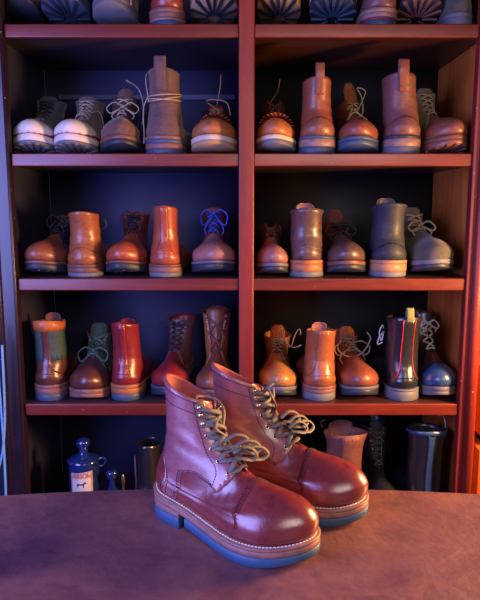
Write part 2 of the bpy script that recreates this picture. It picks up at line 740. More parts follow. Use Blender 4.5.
def cap_line(b, yc, n=12):
    out = []
    vv = np.linspace(0, .55, 400)
    for phi in np.linspace(0, 1.6, 160):
        y = b.S(np.full(400, phi), vv)[:, 1] - yc
        idx = np.where(y >= 0)[0]
        if len(idx) == 0:
            out.append((float(phi), 0.0))
            break
        out.append((float(phi), float(vv[min(idx[-1] + 1, 399)])))
    k = np.unique(np.linspace(0, len(out) - 1, n).astype(int))
    return [out[i] for i in k]


def make_tongue(b, mat, parent, vt, g, top=.02, lean=.0, wide=1.0, curl=0.0, name='tongue', twist=0.0):
    rows = []
    nu = 8
    u = np.linspace(-1, 1, nu + 1)
    for v in np.linspace(vt - .06, 1.0, 12):
        gg = (g + .22) * wide
        rows.append(b.at(u * gg, np.full(nu + 1, v), -.0045 - .001 * (1 - u * u)))
    last = rows[-1]
    d = last - rows[-2]
    d = d.mean(0)
    d = d / np.linalg.norm(d)
    for k in range(1, 7):
        t = k / 6
        dd = d + np.array([twist * t, lean + curl * t, 0])
        cen = last.mean(0)
        w_ = math.sqrt(max(0.05, 1 - max(0, t - .45) ** 2 * 2.6))
        rows.append((rows[-1] - rows[-1].mean(0)) * 1.0 + rows[-1].mean(0) + dd * top / 6)
        if t > .5:
            c2 = rows[-1].mean(0)
            base = last - cen
            rows[-1] = c2 + base * w_
    V = np.array(rows)
    n = nu + 1
    F = [(i * n + j, i * n + j + 1, (i + 1) * n + j + 1, (i + 1) * n + j) for i in range(len(rows) - 1) for j in range(nu)]
    o = link_mesh(name, V.reshape(-1, 3), F, mat, parent)
    md = o.modifiers.new('thick', 'SOLIDIFY')
    md.thickness = .002
    md.offset = 0
    sb = o.modifiers.new('soft', 'SUBSURF')
    sb.levels = sb.render_levels = 1
    return o


def phi_e(v, vt, g0, g1, ex=.17):
    return g0 + (g1 - g0) * (v - vt) / (1 - vt) + ex


def shelf_boot(name, label, px, row_z, up, face='toe', yaw=0, pitch=7, scale=.93, hk=1.0, wide=1.0, low=None, lean=0.0, shaft_w=1.0,
               flare=0.0, toe_h=1.0, toe_w=1.0, vt=.50, g=(.30, .44), quarter=None, cap=None, counter=None, backstay=None, collar=None,
               mid=None, mid_t=.010, out=None, heel=(), lift=None, tongue=None, lace=None, n_lace=5, lace_r=.0018, bow=None, strands=(),
               eyelets=None, tab=None, lugs=None, group=None, cat='boot', Y=None, open_=None, fringe=None, creases=.0009, dz=0.0, studs=None,
               foxing=None, roll=0, top=None, heel_w=None, cap_y=.215, shaft=None):
    Y = D + .004 if Y is None else Y
    if lift is None:
        lift = .8 if face == 'toe' else 0.0
    if heel_w is None:
        heel_w = 1.22 if face == 'heel' else 1.0
    if face == 'heel':
        shaft_w *= 1.22
    else:
        shaft_w *= 1.08
    if top is not None:
        zt_ = P(240, top, Y + (.0 if face == 'heel' else .17))[1] - row_z - dz
        if face == 'toe':
            zt_ -= math.sin(math.radians(pitch)) * .10
        hk = (zt_ / scale - lift * .014 - .10) / (.122 if face == 'heel' else .113)
    b = Boot(heel_w=heel_w, hk=hk, wide=wide, low=low, lean=lean, shaft_w=shaft_w, flare=flare, toe_h=toe_h, toe_w=toe_w, lift=lift, creases=creases,
             side=random.choice((-1, 1)), seed=random.randint(1, 9999))
    if face == 'heel':
        b.K[:, 7] *= .3
        for row, ws in ((5, .0375), (6, .0378), (7, .0372), (8, .0360), (9, .0345), (10, .0338), (11, .0335), (12, .0342)):
            b.K[row, 10] = ws * shaft_w
        b.K[12, 10] += flare
    if low is not None:
        vt = min(vt / low, .86)
    wx = (px - 240) / FPX * ((Y + .05) * math.cos(PITCH) - (row_z + .05 - CZ) * math.sin(PITCH))
    rz = (PI if face == 'toe' else 0) + math.radians(yaw)
    p = math.radians(pitch) if face == 'toe' else math.radians(pitch if pitch < 0 else 0)
    R = Matrix.Rotation(rz, 4, 'Z') @ Matrix.Rotation(p, 4, 'X') @ Matrix.Rotation(math.radians(roll), 4, 'Y')
    anchor = R @ Vector((0, .298 * scale, 0)) if face == 'toe' else R @ Vector((0, -.006, 0))
    loc = Vector((wx, Y, row_z)) - Vector((anchor.x, anchor.y, 0))
    loc.z += dz + .0008 + .008 * scale * math.sin(p)
    root = empty(name, label, cat, loc, group, R.to_euler(), scale)
    is_open = (lace is not None or tongue is not None) if open_ is None else open_
    g0, g1 = g
    make_upper(b, 'upper', up, root, vt=vt, g0=g0, g1=g1, nu=44, nv=30, open_=is_open)
    if quarter:
        for sgn in (1, -1):
            patch(b, 'quarter', quarter_poly(b, vt, g0, g1), quarter, root, side=sgn, step=.13, closed_curve=False, off=.0012)
    if cap:
        a = cap_line(b, cap_y)
        pl = [(-q[0], q[1]) for q in a[::-1]] + a[1:]
        pl = catmull(pl, 3)
        bot = [(x, 0.0) for x in np.linspace(pl[-1][0], pl[0][0], 14)]
        patch(b, 'toe_cap', [tuple(q) for q in pl] + bot[1:-1], cap, root, step=.13, closed_curve=False, off=.0013)
    if counter:
        pl = segs([(PI - 1.15, 0), (PI - 1.05, .2), (PI - .7, .38), (PI, .46), (PI + .7, .38), (PI + 1.05, .2), (PI + 1.15, 0)],
                  [(PI + 1.15, 0), (PI, 0), (PI - 1.15, 0)])
        patch(b, 'heel_counter', pl, counter, root, step=.13, closed_curve=False, off=.0013)
    if backstay:
        wv = backstay[1]
        pl = segs([(PI - wv * 1.6, .30), (PI - wv, .55), (PI - wv, .99)], [(PI - wv, .99), (PI + wv, .99)],
                  [(PI + wv, .99), (PI + wv, .55), (PI + wv * 1.6, .30)], [(PI + wv * 1.6, .30), (PI - wv * 1.6, .30)])
        patch(b, 'backstay', pl, backstay[0], root, step=.1, closed_curve=False, off=.0022)
    if shaft:
        gg = g1 if is_open else .01
        pl = segs([(gg, .99), (gg, shaft[1])], [(gg, shaft[1]), (PI * .5, shaft[1]), (PI - .5, shaft[1] - .02), (PI, shaft[1] - .04), (PI + .5, shaft[1] - .02), (PI * 1.5, shaft[1]), (2 * PI - gg, shaft[1])],
                  [(2 * PI - gg, shaft[1]), (2 * PI - gg, .99)], [(2 * PI - gg, .99), (PI, .99), (gg, .99)], n=9)
        patch(b, 'shaft', pl, shaft[0], root, step=.16, closed_curve=False, off=.0015)
    if collar:
        gg = g1 if is_open else .01
        pl = segs([(gg, 1), (gg, collar[1])], [(gg, collar[1]), (PI, collar[1]), (2 * PI - gg, collar[1])], [(2 * PI - gg, collar[1]), (2 * PI - gg, 1)],
                  [(2 * PI - gg, 1), (PI, 1), (gg, 1)], n=9)
        patch(b, 'collar', pl, collar[0], root, step=.16, closed_curve=False, off=.003)
    # sole
    midm, outm = mid, out
    if foxing:     # rubber wall that climbs the toe
        slab(b, 'foxing', foxing, root, lambda y: b.sz(y) + .010, lambda y: b.sz(y) - .006, .004)
    slab(b, 'midsole', midm, root, lambda y: b.sz(y) + .001, lambda y: b.sz(y) - mid_t, .0050)
    slab(b, 'outsole', outm, root, lambda y: b.sz(y) - mid_t, lambda y: np.maximum(b.sz(y) - .022 - b.up(y), 0) + np.clip((y - .235) * .12, 0, .012), .0042,
         y0=.10 if heel else None)
    if heel:
        zt = float(b.sz(np.array(.03))) - mid_t
        tot = sum(h[1] for h in heel)
        z = zt
        for i, (hm, fr) in enumerate(heel):
            z2 = z - zt * fr / tot
            za, zb = z, z2
            slab(b, 'heel_layer' if i < len(heel) - 1 else 'heel', hm, root,
                 (lambda y, za=za: np.full_like(y, za)) if i else (lambda y: b.sz(y) - mid_t), lambda y, zb=zb: np.full_like(y, zb), max(.0045 - .001 * i, .002), y1=.082,
                 n=60)
            z = z2
    if lugs:
        mb = MB()
        for k in range(11):
            a = -1.8 + 3.6 * k / 10
            tgt = b.S(np.array(a * .9), np.array(0.0))
            c0 = np.array([b.xc(np.array(.19)) * 1.0, .19, 0])
            d = np.array([tgt[0], tgt[1], 0]) - c0
            L_ = np.linalg.norm(d)
            d /= L_
            nn = np.array([-d[1], d[0], 0]) * .0030
            r0, r1 = .016, L_ + .003
            vs_, zs = [], []
            for rr in (r0, (r0 + r1) / 2, r1):
                for sg in (1, -1):
                    q = c0 + d * rr + nn * sg * (.6 + rr * 12)
                    zb = max(float(b.sz(np.array(q[1]))) - .022 - float(b.up(np.array(q[1]))), 0) + min(max((q[1] - .235) * .12, 0), .012)
                    vs_ += [(q[0], q[1], zb + .001), (q[0], q[1], zb - .004)]
            F = []
            for i in range(2):
                o_ = i * 4
                F += [(o_, o_ + 4, o_ + 6, o_ + 2), (o_ + 1, o_ + 3, o_ + 7, o_ + 5), (o_, o_ + 1, o_ + 5, o_ + 4), (o_ + 2, o_ + 6, o_ + 7, o_ + 3)]
            F += [(0, 2, 3, 1), (8, 9, 11, 10)]
            mb.add(vs_, F)
        tag(mb.build('tread', lugs, root, smooth=False))
    if studs:
        mb = MB()
        for (sx, sy) in ((-.022, .262), (0, .272), (.022, .262), (-.012, .246), (.012, .246), (-.03, .24), (.03, .24)):
            zb = max(float(b.sz(np.array(sy))) - .022 - float(b.up(np.array(sy))), 0) + min(max((sy - .235) * .12, 0), .012)
            lathe(mb, [(.0001, -.0012), (.0014, -.001), (.002, 0), (.002, .001)], 8, (sx, sy, zb))
        mb.build('sole_stud', studs, root)
    # tongue, laces
    if tongue:
        tm, top, tl = tongue[:3]
        make_tongue(b, tm, root, vt, max(g0, g1), top=top, lean=tl, curl=tongue[3] if len(tongue) > 3 else 0)
    if lace or strands:
        mb = MB()
        if n_lace:
            vs = np.linspace(vt + .05, .95, n_lace)
            for i, v in enumerate(vs):
                e = phi_e(v, vt, g0, g1)
                if i == 0:
                    pp, nn = lace_path(b, [(-e, v, -.001), (-e * .6, v, .003), (0, v, .005), (e * .6, v, .003), (e, v, -.001)])
                    tube(mb, pp, lace_r * 1.3, .6, nn)
                if i < n_lace - 1:
                    v2 = vs[i + 1]
                    e2 = phi_e(v2, vt, g0, g1)
                    for sg in (1, -1):
                        h = .0035 + (.002 if (sg > 0) == (i % 2 == 0) else 0)
                        pp, nn = lace_path(b, [(sg * e, v, -.001), (sg * e * .7, v + (v2 - v) * .1, .003), (0, (v + v2) / 2, h + .002),
                                               (-sg * e2 * .7, v2 - (v2 - v) * .1, .003), (-sg * e2, v2, -.001)])
                        tube(mb, pp, lace_r * 1.3, .6, nn)
        if bow:
            t0 = b.S(np.array(0.0), np.array(bow.get('v', .95))) + np.array([0, .012, 0])
            w_, dr = bow.get('w', .035), bow.get('drop', .03)
            for sg in (1, -1):
                q = [t0, t0 + [sg * w_ * .5, .012, .012], t0 + [sg * w_, .014, -dr * .2], t0 + [sg * w_ * .8, .018, -dr], t0 + [sg * w_ * .35, .014, -dr * .5], t0]
                tube(mb, catmull(q, 6), lace_r)
                q = [t0, t0 + [sg * w_ * .3, .016, -dr * .5], t0 + [sg * w_ * .7, .016, -dr * 1.3], t0 + [sg * w_ * .55, .02, -dr * 1.9]]
                tube(mb, catmull(q, 6), lace_r)
            tube(mb, [t0 + [-.005, .002, 0], t0 + [0, .006, .002], t0 + [.005, .002, 0]], lace_r * 1.7)
        for st in strands:
            tube(mb, catmull(st, 8), lace_r)
        mb.build('shoelace', lace, root)
    if eyelets:
        em, ev = eyelets
        for v in ev:
            for sg in (1, -1):
                e = phi_e(v, vt, g0, g1)
                m2 = MB()
                ring_mesh(m2, (0, 0, 0), b.Nrm(np.array(sg * e), np.array(v)), .0028, .0011, 10, 5)
                m2.build('eyelet', em, root, loc=tuple(b.at(np.array(sg * e), np.array(v), .0012)))
    if tab:
        tm, tw, th = tab[:3]
        ty = b.S(np.array(PI), np.array(1.0))
        lo = b.S(np.array(PI), np.array(tab[3] if len(tab) > 3 else .80))
        mb = MB()
        n0 = 9
        path = [lo + [0, -.003, 0], (lo + ty) / 2 + [0, -.0035, 0], ty + [0, -.0035, 0], ty + [0, -.002, th * .6], ty + [0, .002, th], ty + [0, .007, th * .98],
                ty + [0, .009, th * .5], ty + [0, .008, -.01]]
        pa = catmull(path, 4)
        V, F = [], []
        for q in pa:
            for sx in (-1, -.6, 0, .6, 1):
                V.append(q + np.array([sx * tw / 2, .0008 * sx * sx, 0]))
        for i in range(len(pa) - 1):
            for j in range(4):
                F.append((i * 5 + j, i * 5 + j + 1, (i + 1) * 5 + j + 1, (i + 1) * 5 + j))
        o = link_mesh('pull_tab', V, F, tm, root)
        md = o.modifiers.new('thick', 'SOLIDIFY')
        md.thickness = .0018
        md.offset = 0
    if fringe:
        mb = MB()
        for k in range(15):
            a = -1.0 + 2.0 * k / 14
            v0 = .40 + .03 * abs(a)
            r_ = random.uniform(-.02, .02)
            pp, nn = lace_path(b, [(a * .9, v0 + .09, .001), (a, v0 + .03, .004), (a * 1.12 + r_, v0 - .03, .009), (a * 1.2 + r_, v0 - .055, .012)], 3)
            tube(mb, pp, .0042, .3, nn, sides=6)
        mb.build('fringe', fringe, root)
    root['_b'] = 0
    del root['_b']
    return root, b


# ------------------------------------------------------------------ materials in use
M = {}
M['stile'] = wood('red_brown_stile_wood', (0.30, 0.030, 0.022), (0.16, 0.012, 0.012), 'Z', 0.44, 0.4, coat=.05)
M['stile_l'] = wood('shaded_plum_stile_wood', (0.034, 0.012, 0.022), (0.018, 0.007, 0.014), 'Z', 0.36, 0.3, coat=.2)  # left stile: its shade is put into the wood colour
M['shelf'] = wood('red_brown_shelf_wood', (0.22, 0.028, 0.014), (0.10, 0.010, 0.008), 'X', 0.36, 0.0, coat=.3)
M['side'] = wood('orange_brown_side_wood', (0.76, 0.225, 0.040), (0.46, 0.11, 0.024), 'Z', 0.42, 0.6, (0.5, 0.32, 0.2))  # albedo raised to add light to the right side panel
M['back_l'] = plain('slate_blue_back', (0.036, 0.042, 0.115), 0.6, bmp=.1, scale=6, var=.35)  # left back slate blue, right back nearly black
M['back_r'] = plain('black_green_back', (0.010, 0.014, 0.016), 0.6, bmp=.1, scale=6, var=.3)
M['side_l'] = plain('shaded_navy_side_panel', (0.022, 0.022, 0.050), 0.5, bmp=.1, scale=6, var=.35)  # left side panel, darkened in colour to stand for shade
M['board_l'] = plain('shaded_indigo_board', (0.030, 0.020, 0.040), 0.5, bmp=.1, scale=6, var=.35)  # left bay boards: shade on the shelf tops put into the colour
M['board_r'] = wood('shaded_brown_board_wood', (0.075, 0.018, 0.012), (0.035, 0.008, 0.006), 'X', 0.5, 0.2)  # right bay boards: wood darkened for the shaded shelf tops
M['floor'] = wood('dark_floor_boards', (0.10, 0.05, 0.03), (0.05, 0.025, 0.015), 'X', 0.5, 0.2)
M['wall'] = plain('dark_navy_wall_paint', (0.030, 0.035, 0.075), 0.8, bmp=.2, scale=5)
M['wall_w'] = plain('warm_ochre_wall_paint', (0.30, 0.14, 0.06), 0.8, bmp=.2, scale=5)
M['ceil'] = plain('dim_ceiling_paint', (0.16, 0.15, 0.17), 0.9)
M['lace_olive'] = plain('olive_brown_waxed_lace', (0.130, 0.112, 0.106), 0.5, bmp=.5, scale=260)
M['brass'] = plain('aged_brass', (0.72, 0.46, 0.22), 0.3, 1.0)
M['nickel'] = plain('dull_nickel', (0.55, 0.55, 0.6), 0.35, 1.0)
M['hole'] = plain('dark_eyelet_hole', (0.01, 0.01, 0.015), 0.9)


def table_mat():
    m, nt, b = new_mat('worn_leather_tabletop')
    v = coords(nt, rnd=False)
    f = noise(nt, v, 5, 7, 0.62, 0.8)
    f2 = noise(nt, v, 22, 8, 0.7, 0.6)
    c = mixc(nt, ramp(nt, f, [(0.32, 0), (0.68, 1)]), (0.085, 0.032, 0.062), (0.235, 0.100, 0.100))
    c = mixc(nt, ramp(nt, f2, [(0.50, 0), (0.75, .5)]), c, (0.030, 0.012, 0.024))
    # pale scratches
    outs = []
    for rot, scx, sed in ((0.5, (2.2, 5, 1), 0.0), (-0.9, (1.8, 5, 1), 5.0), (1.3, (2.5, 6, 1), 9.0)):
        rt = N(nt, 'ShaderNodeMapping')
        rt.inputs['Rotation'].default_value = (0, 0, rot)
        rt.inputs['Location'].default_value = (sed, sed * .7, 0)
        rt.inputs['Scale'].default_value = scx
        tc = N(nt, 'ShaderNodeTexCoord')
        nt.links.new(tc.outputs['Object'], rt.inputs['Vector'])
        band = ramp(nt, noise(nt, rt.outputs[0], 1.6, 2, 0.5, 1.2), [(0.491, 0), (0.494, 1), (0.497, 0)])
        mask = ramp(nt, noise(nt, rt.outputs[0], 2.3, 3, 0.6, 0.0), [(0.54, 0), (0.64, 1)])
        mm = N(nt, 'ShaderNodeMath', operation='MULTIPLY')
        nt.links.new(band, mm.inputs[0])
        nt.links.new(mask, mm.inputs[1])
        outs.append(mm.outputs[0])
    ms = N(nt, 'ShaderNodeMath', operation='MAXIMUM')
    nt.links.new(outs[0], ms.inputs[0])
    nt.links.new(outs[1], ms.inputs[1])
    ms2 = N(nt, 'ShaderNodeMath', operation='MAXIMUM')
    nt.links.new(ms.outputs[0], ms2.inputs[0])
    nt.links.new(outs[2], ms2.inputs[1])
    mk = N(nt, 'ShaderNodeMath', operation='MULTIPLY')
    mk.inputs[1].default_value = 0.22
    nt.links.new(ms2.outputs[0], mk.inputs[0])
    c = mixc(nt, mk.outputs[0], c, (0.55, 0.30, 0.30))
    sp = ramp(nt, noise(nt, v, 190, 2, 0.4), [(0.76, 0), (0.80, .6)])
    c = mixc(nt, sp, c, (0.6, 0.4, 0.45))
    nt.links.new(c, b.inputs['Base Color'])
    rr = N(nt, 'ShaderNodeMapRange')
    rr.inputs[3].default_value = 0.30
    rr.inputs[4].default_value = 0.60
    nt.links.new(f2, rr.inputs[0])
    nt.links.new(rr.outputs[0], b.inputs['Roughness'])
    h = N(nt, 'ShaderNodeMath', operation='MULTIPLY_ADD')
    h.inputs[1].default_value = 2.2
    nt.links.new(noise(nt, v, 9, 7, 0.62, 1.0), h.inputs[0])
    nt.links.new(noise(nt, v, 60, 2, 0.5), h.inputs[2])
    bump(nt, b, h.outputs[0], 0.30, 0.004)
    return m


M['table'] = table_mat()

# ------------------------------------------------------------------ the room
def structure(name, mat, x0, x1, y0, y1, z0, z1):
    mb = MB()
    mb.box(x0, x1, y0, y1, z0, z1)
    return tag(mb.build(name, mat, smooth=False), kind='structure')


structure('floor', M['floor'], -2.1, 2.1, -2.0, 2.2, -.05, 0)
structure('ceiling', M['ceil'], -2.1, 2.1, -2.0, 2.2, 2.7, 2.75)
structure('wall_left', M['wall'], -2.15, -2.1, -2.0, 2.2, 0, 2.7)
structure('wall_right', M['wall_w'], 2.1, 2.15, -2.0, 2.2, 0, 2.7)
structure('wall_back', M['wall'], -2.1, 2.1, 2.2, 2.25, 0, 2.7)
structure('wall_front', M['wall'], -2.1, 2.1, -2.05, -2.0, 0, 2.7)

# ------------------------------------------------------------------ the boot shelves
LEV = [P(240, 24, D)[1], P(240, 153.5, D)[1], P(240, 278.5, D)[1], P(240, 404, D)[1]]
BASE = CZ - .86
XL, XR, XD0, XD1 = -.566, .574, -.0035, .0350
DEPTH = .365
TOP = CZ + .86
unit = empty('boot_shelves', 'tall red-brown wooden double shelf unit full of leather boots, behind the table', 'shelf unit', (0, D, 0))


def part(name, mat, x0, x1, y0, y1, z0, z1, bev=.0025, lab=None):
    mb = MB()
    mb.box(x0, x1, y0 - D, y1 - D, z0, z1)
    o = mb.build(name, mat, unit, bevel=bev)
    if lab:
        o['label'] = lab
    return o


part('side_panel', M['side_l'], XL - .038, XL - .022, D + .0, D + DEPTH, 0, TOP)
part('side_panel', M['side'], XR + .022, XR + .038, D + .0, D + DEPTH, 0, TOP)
part('back_panel', M['back_l'], XL - .022, XD0, D + DEPTH, D + DEPTH + .012, 0, TOP, 0, 'slate blue back panel')
part('back_panel', M['back_r'], XD1, XR + .022, D + DEPTH, D + DEPTH + .012, 0, TOP, 0, 'nearly black back panel')
part('divider', M['stile'], XD0, XD1, D - .006, D + DEPTH, 0, TOP, .004)
part('top_board', M['shelf'], XL - .04, XR + .04, D - .02, D + DEPTH + .012, TOP, TOP + .03)
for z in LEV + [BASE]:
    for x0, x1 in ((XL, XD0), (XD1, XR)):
        part('shelf', M['board_l'] if x0 < -.1 else M['board_r'], x0 - (.022 if x0 < -.1 else 0), x1 + (.022 if x1 > .1 else 0), D + .008, D + DEPTH, z - .026, z, .001)  # board faces carry painted shade, only the front edge keeps the red
        part('shelf_front_edge', M['shelf'], x0, x1, D - .002, D + .008, z - .031, z + .0003, .003, 'red-brown front edge of the shelf')
part('plinth', M['stile'], XL, XR, D + .01, D + .03, 0, BASE - .03)
# stiles: left one flat with a bead, right one with a rounded moulding
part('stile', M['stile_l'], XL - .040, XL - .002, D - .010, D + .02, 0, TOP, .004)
mb = MB()
tube(mb, [(XL - .046, -.010, 0), (XL - .046, -.010, TOP)], .006, sides=12)
mb.build('bead_moulding', M['stile_l'], unit)
mb = MB()
tube(mb, [(XL - .004, -.012, 0), (XL - .004, -.012, TOP)], .004, sides=12)
mb.build('bead_moulding', M['stile_l'], unit)
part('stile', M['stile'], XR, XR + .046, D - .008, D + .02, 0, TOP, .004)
mb = MB()
tube(mb, [(XR + .027, -.010, 0), (XR + .027, -.010, TOP)], .013, sides=16)
mb.build('round_moulding', M['stile'], unit)
part('inner_rail', M['back_l'], XL + .02, XD0 - .01, D + DEPTH - .012, D + DEPTH, LEV[1] + .190, LEV[1] + .205, .001, 'thin blue-grey rail on the back panel')

# neighbour cabinet at the right edge
nb = empty('neighbour_cabinet', 'orange wooden cabinet glimpsed at the right edge beside the boot shelves', 'cabinet', (XR + .075, D + .03, 0))
mb = MB()
mb.box(0, .40, 0, .30, 0, LEV[3] - .14)
mb.build('lower_carcass', M['side'], nb, bevel=.003)
mb = MB()
mb.box(0, .40, .0, .30, LEV[3] - .10, LEV[3] + .09)
mb.build('drawer_case', M['side'], nb, bevel=.003)
mb = MB()
mb.box(.03, .37, .03, .29, LEV[3] - .14, LEV[3] - .10)
mb.build('recess', M['back_r'], nb, bevel=.001)

# blue cable hanging at the left edge
def cable(pts, name, label):
    mb = MB()
    q = [(*((lambda r: (r[0], D - .05, r[1]))(P(px, py, D - .05))),) for px, py in pts]
    tube(mb, catmull(q, 8), .0030, sides=10)
    return tag(mb.build(name, M['cable']), label, 'cable')


M['cable'] = plain('pale_blue_cable_sheath', (0.16, 0.35, 0.62), 0.4)
cable([(-3, 330), (-1, 380), (2, 420), (4, 450), (6, 500), (7, 560)], 'cable', 'thin pale blue cable hanging down the left edge, the one reaching lower')
cable([(2, 345), (4.5, 400), (4.5, 430), (2, 455), (-4, 480), (-10, 520)], 'cable', 'thin pale blue cable bending away leftwards at the left edge')

# ------------------------------------------------------------------ the table
tb = empty('leather_topped_table', 'dark red-brown leather topped table with scratches, under the pair of burgundy boots', 'table', (0, .62, 0))
Rb = 2.9
outl = []
for i in range(33):
    x = -.78 + 1.56 * i / 32
    outl.append((x + .02, .352 + .62 - .62 + (math.sqrt(Rb * Rb - x * x) - Rb)))
front = [(.80, -.62), (.72, -.66), (-.68, -.66), (-.76, -.62)]
prof2 = outl + front


def slab_poly(poly, z0, z1, r=.008):
    n = len(poly)
    cx = sum(p[0] for p in poly) / n
    cy = sum(p[1] for p in poly) / n
    mb = MB()
    V = []
    for ins, z in ((r, z0), (0, z0 + r), (0, z1 - r), (r * .3, z1 - r * .3), (r, z1)):
        for x, y in poly:
            dx, dy = cx - x, cy - y
            L_ = math.hypot(dx, dy)
            V.append((x + dx / L_ * ins, y + dy / L_ * ins, z))
    F = []
    for i in range(4):
        for j in range(n):
            F.append((i * n + j, i * n + (j + 1) % n, (i + 1) * n + (j + 1) % n, (i + 1) * n + j))
    F.append(tuple(range(n)))
    F.append(tuple(4 * n + j for j in range(n)))
    mb.add(V, F)
    return mb


slab_poly(prof2, TABLE_Z - .035, TABLE_Z).build('tabletop', M['table'], tb, smooth=False)
for x in (-.66, .70):
    for y in (-.56, .16):
        mb = MB()
        lathe(mb, [(.022, 0), (.026, .02), (.024, .1), (.032, .4), (.036, .70), (.036, TABLE_Z - .035)], 20, (x, y, 0))
        mb.build('leg', M['stile'], tb)
for y in (-.57, .15):
    mb = MB()
    mb.box(-.66, .70, y, y + .02, TABLE_Z - .12, TABLE_Z - .035)
    mb.build('apron', M['stile'], tb, bevel=.003)


# ------------------------------------------------------------------ the pair of burgundy boots on the table
M['h_up'] = leather('burgundy_polished_leather', (0.230, 0.030, 0.034), (0.110, 0.012, 0.018), rough=0.26, mott=.8, bmp=.25, coat=.8, scale=16, spec=.7)
M['h_shaft'] = leather('burgundy_shaft_leather', (0.320, 0.105, 0.135), (0.200, 0.052, 0.075), rough=0.30, mott=.7, bmp=.25, coat=.8, scale=12, spec=.7)
M['h_lining'] = leather('rose_lining_leather', (0.36, 0.075, 0.095), (0.20, 0.035, 0.05), rough=0.6, coat=0, bmp=.4)
M['h_mid'] = layered('rose_stacked_leather', (0.29, 0.130, 0.120), 0.5)
M['h_blue'] = plain('blue_rubber', (0.026, 0.080, 0.185), 0.5, bmp=.15, scale=90)
M['thread_l'] = plain('pale_welt_thread', (0.72, 0.60, 0.55), 0.6)
M['thread_d'] = plain('dark_thread', (0.035, 0.008, 0.02), 0.7)
M['h_hook'] = plain('polished_brass_hook', (0.85, 0.58, 0.36), 0.22, 1.0)


def stitches(b, path, mat, parent, r=.00055, L_=.0030, gap=.0013, off=.0014, name='stitching', side=1, dense=12, raw=False):
    """a row of single thread stitches along a (phi, v) line"""
    if raw:
        P3, NN = path
    else:
        a = catmull(path, dense)
        P3 = b.at(side * a[:, 0], np.clip(a[:, 1], 0, 1), off)
        NN = b.Nrm(side * a[:, 0], np.clip(a[:, 1], 0, 1))
    d = np.r_[0, np.cumsum(np.linalg.norm(np.diff(P3, axis=0), axis=1))]
    mb = MB()
    s0 = 0.0
    while s0 + L_ < d[-1]:
        ss = np.array([s0, s0 + L_ * .25, s0 + L_ * .75, s0 + L_])
        q = np.stack([np.interp(ss, d, P3[:, k]) for k in range(3)], 1)
        nn = np.stack([np.interp(ss, d, NN[:, k]) for k in range(3)], 1)
        q = q + nn * np.array([-.0004, .0002, .0002, -.0004])[:, None]
        tube(mb, q, r, 1, nn, sides=5)
        s0 += L_ + gap
    return mb.build(name, mat, parent)


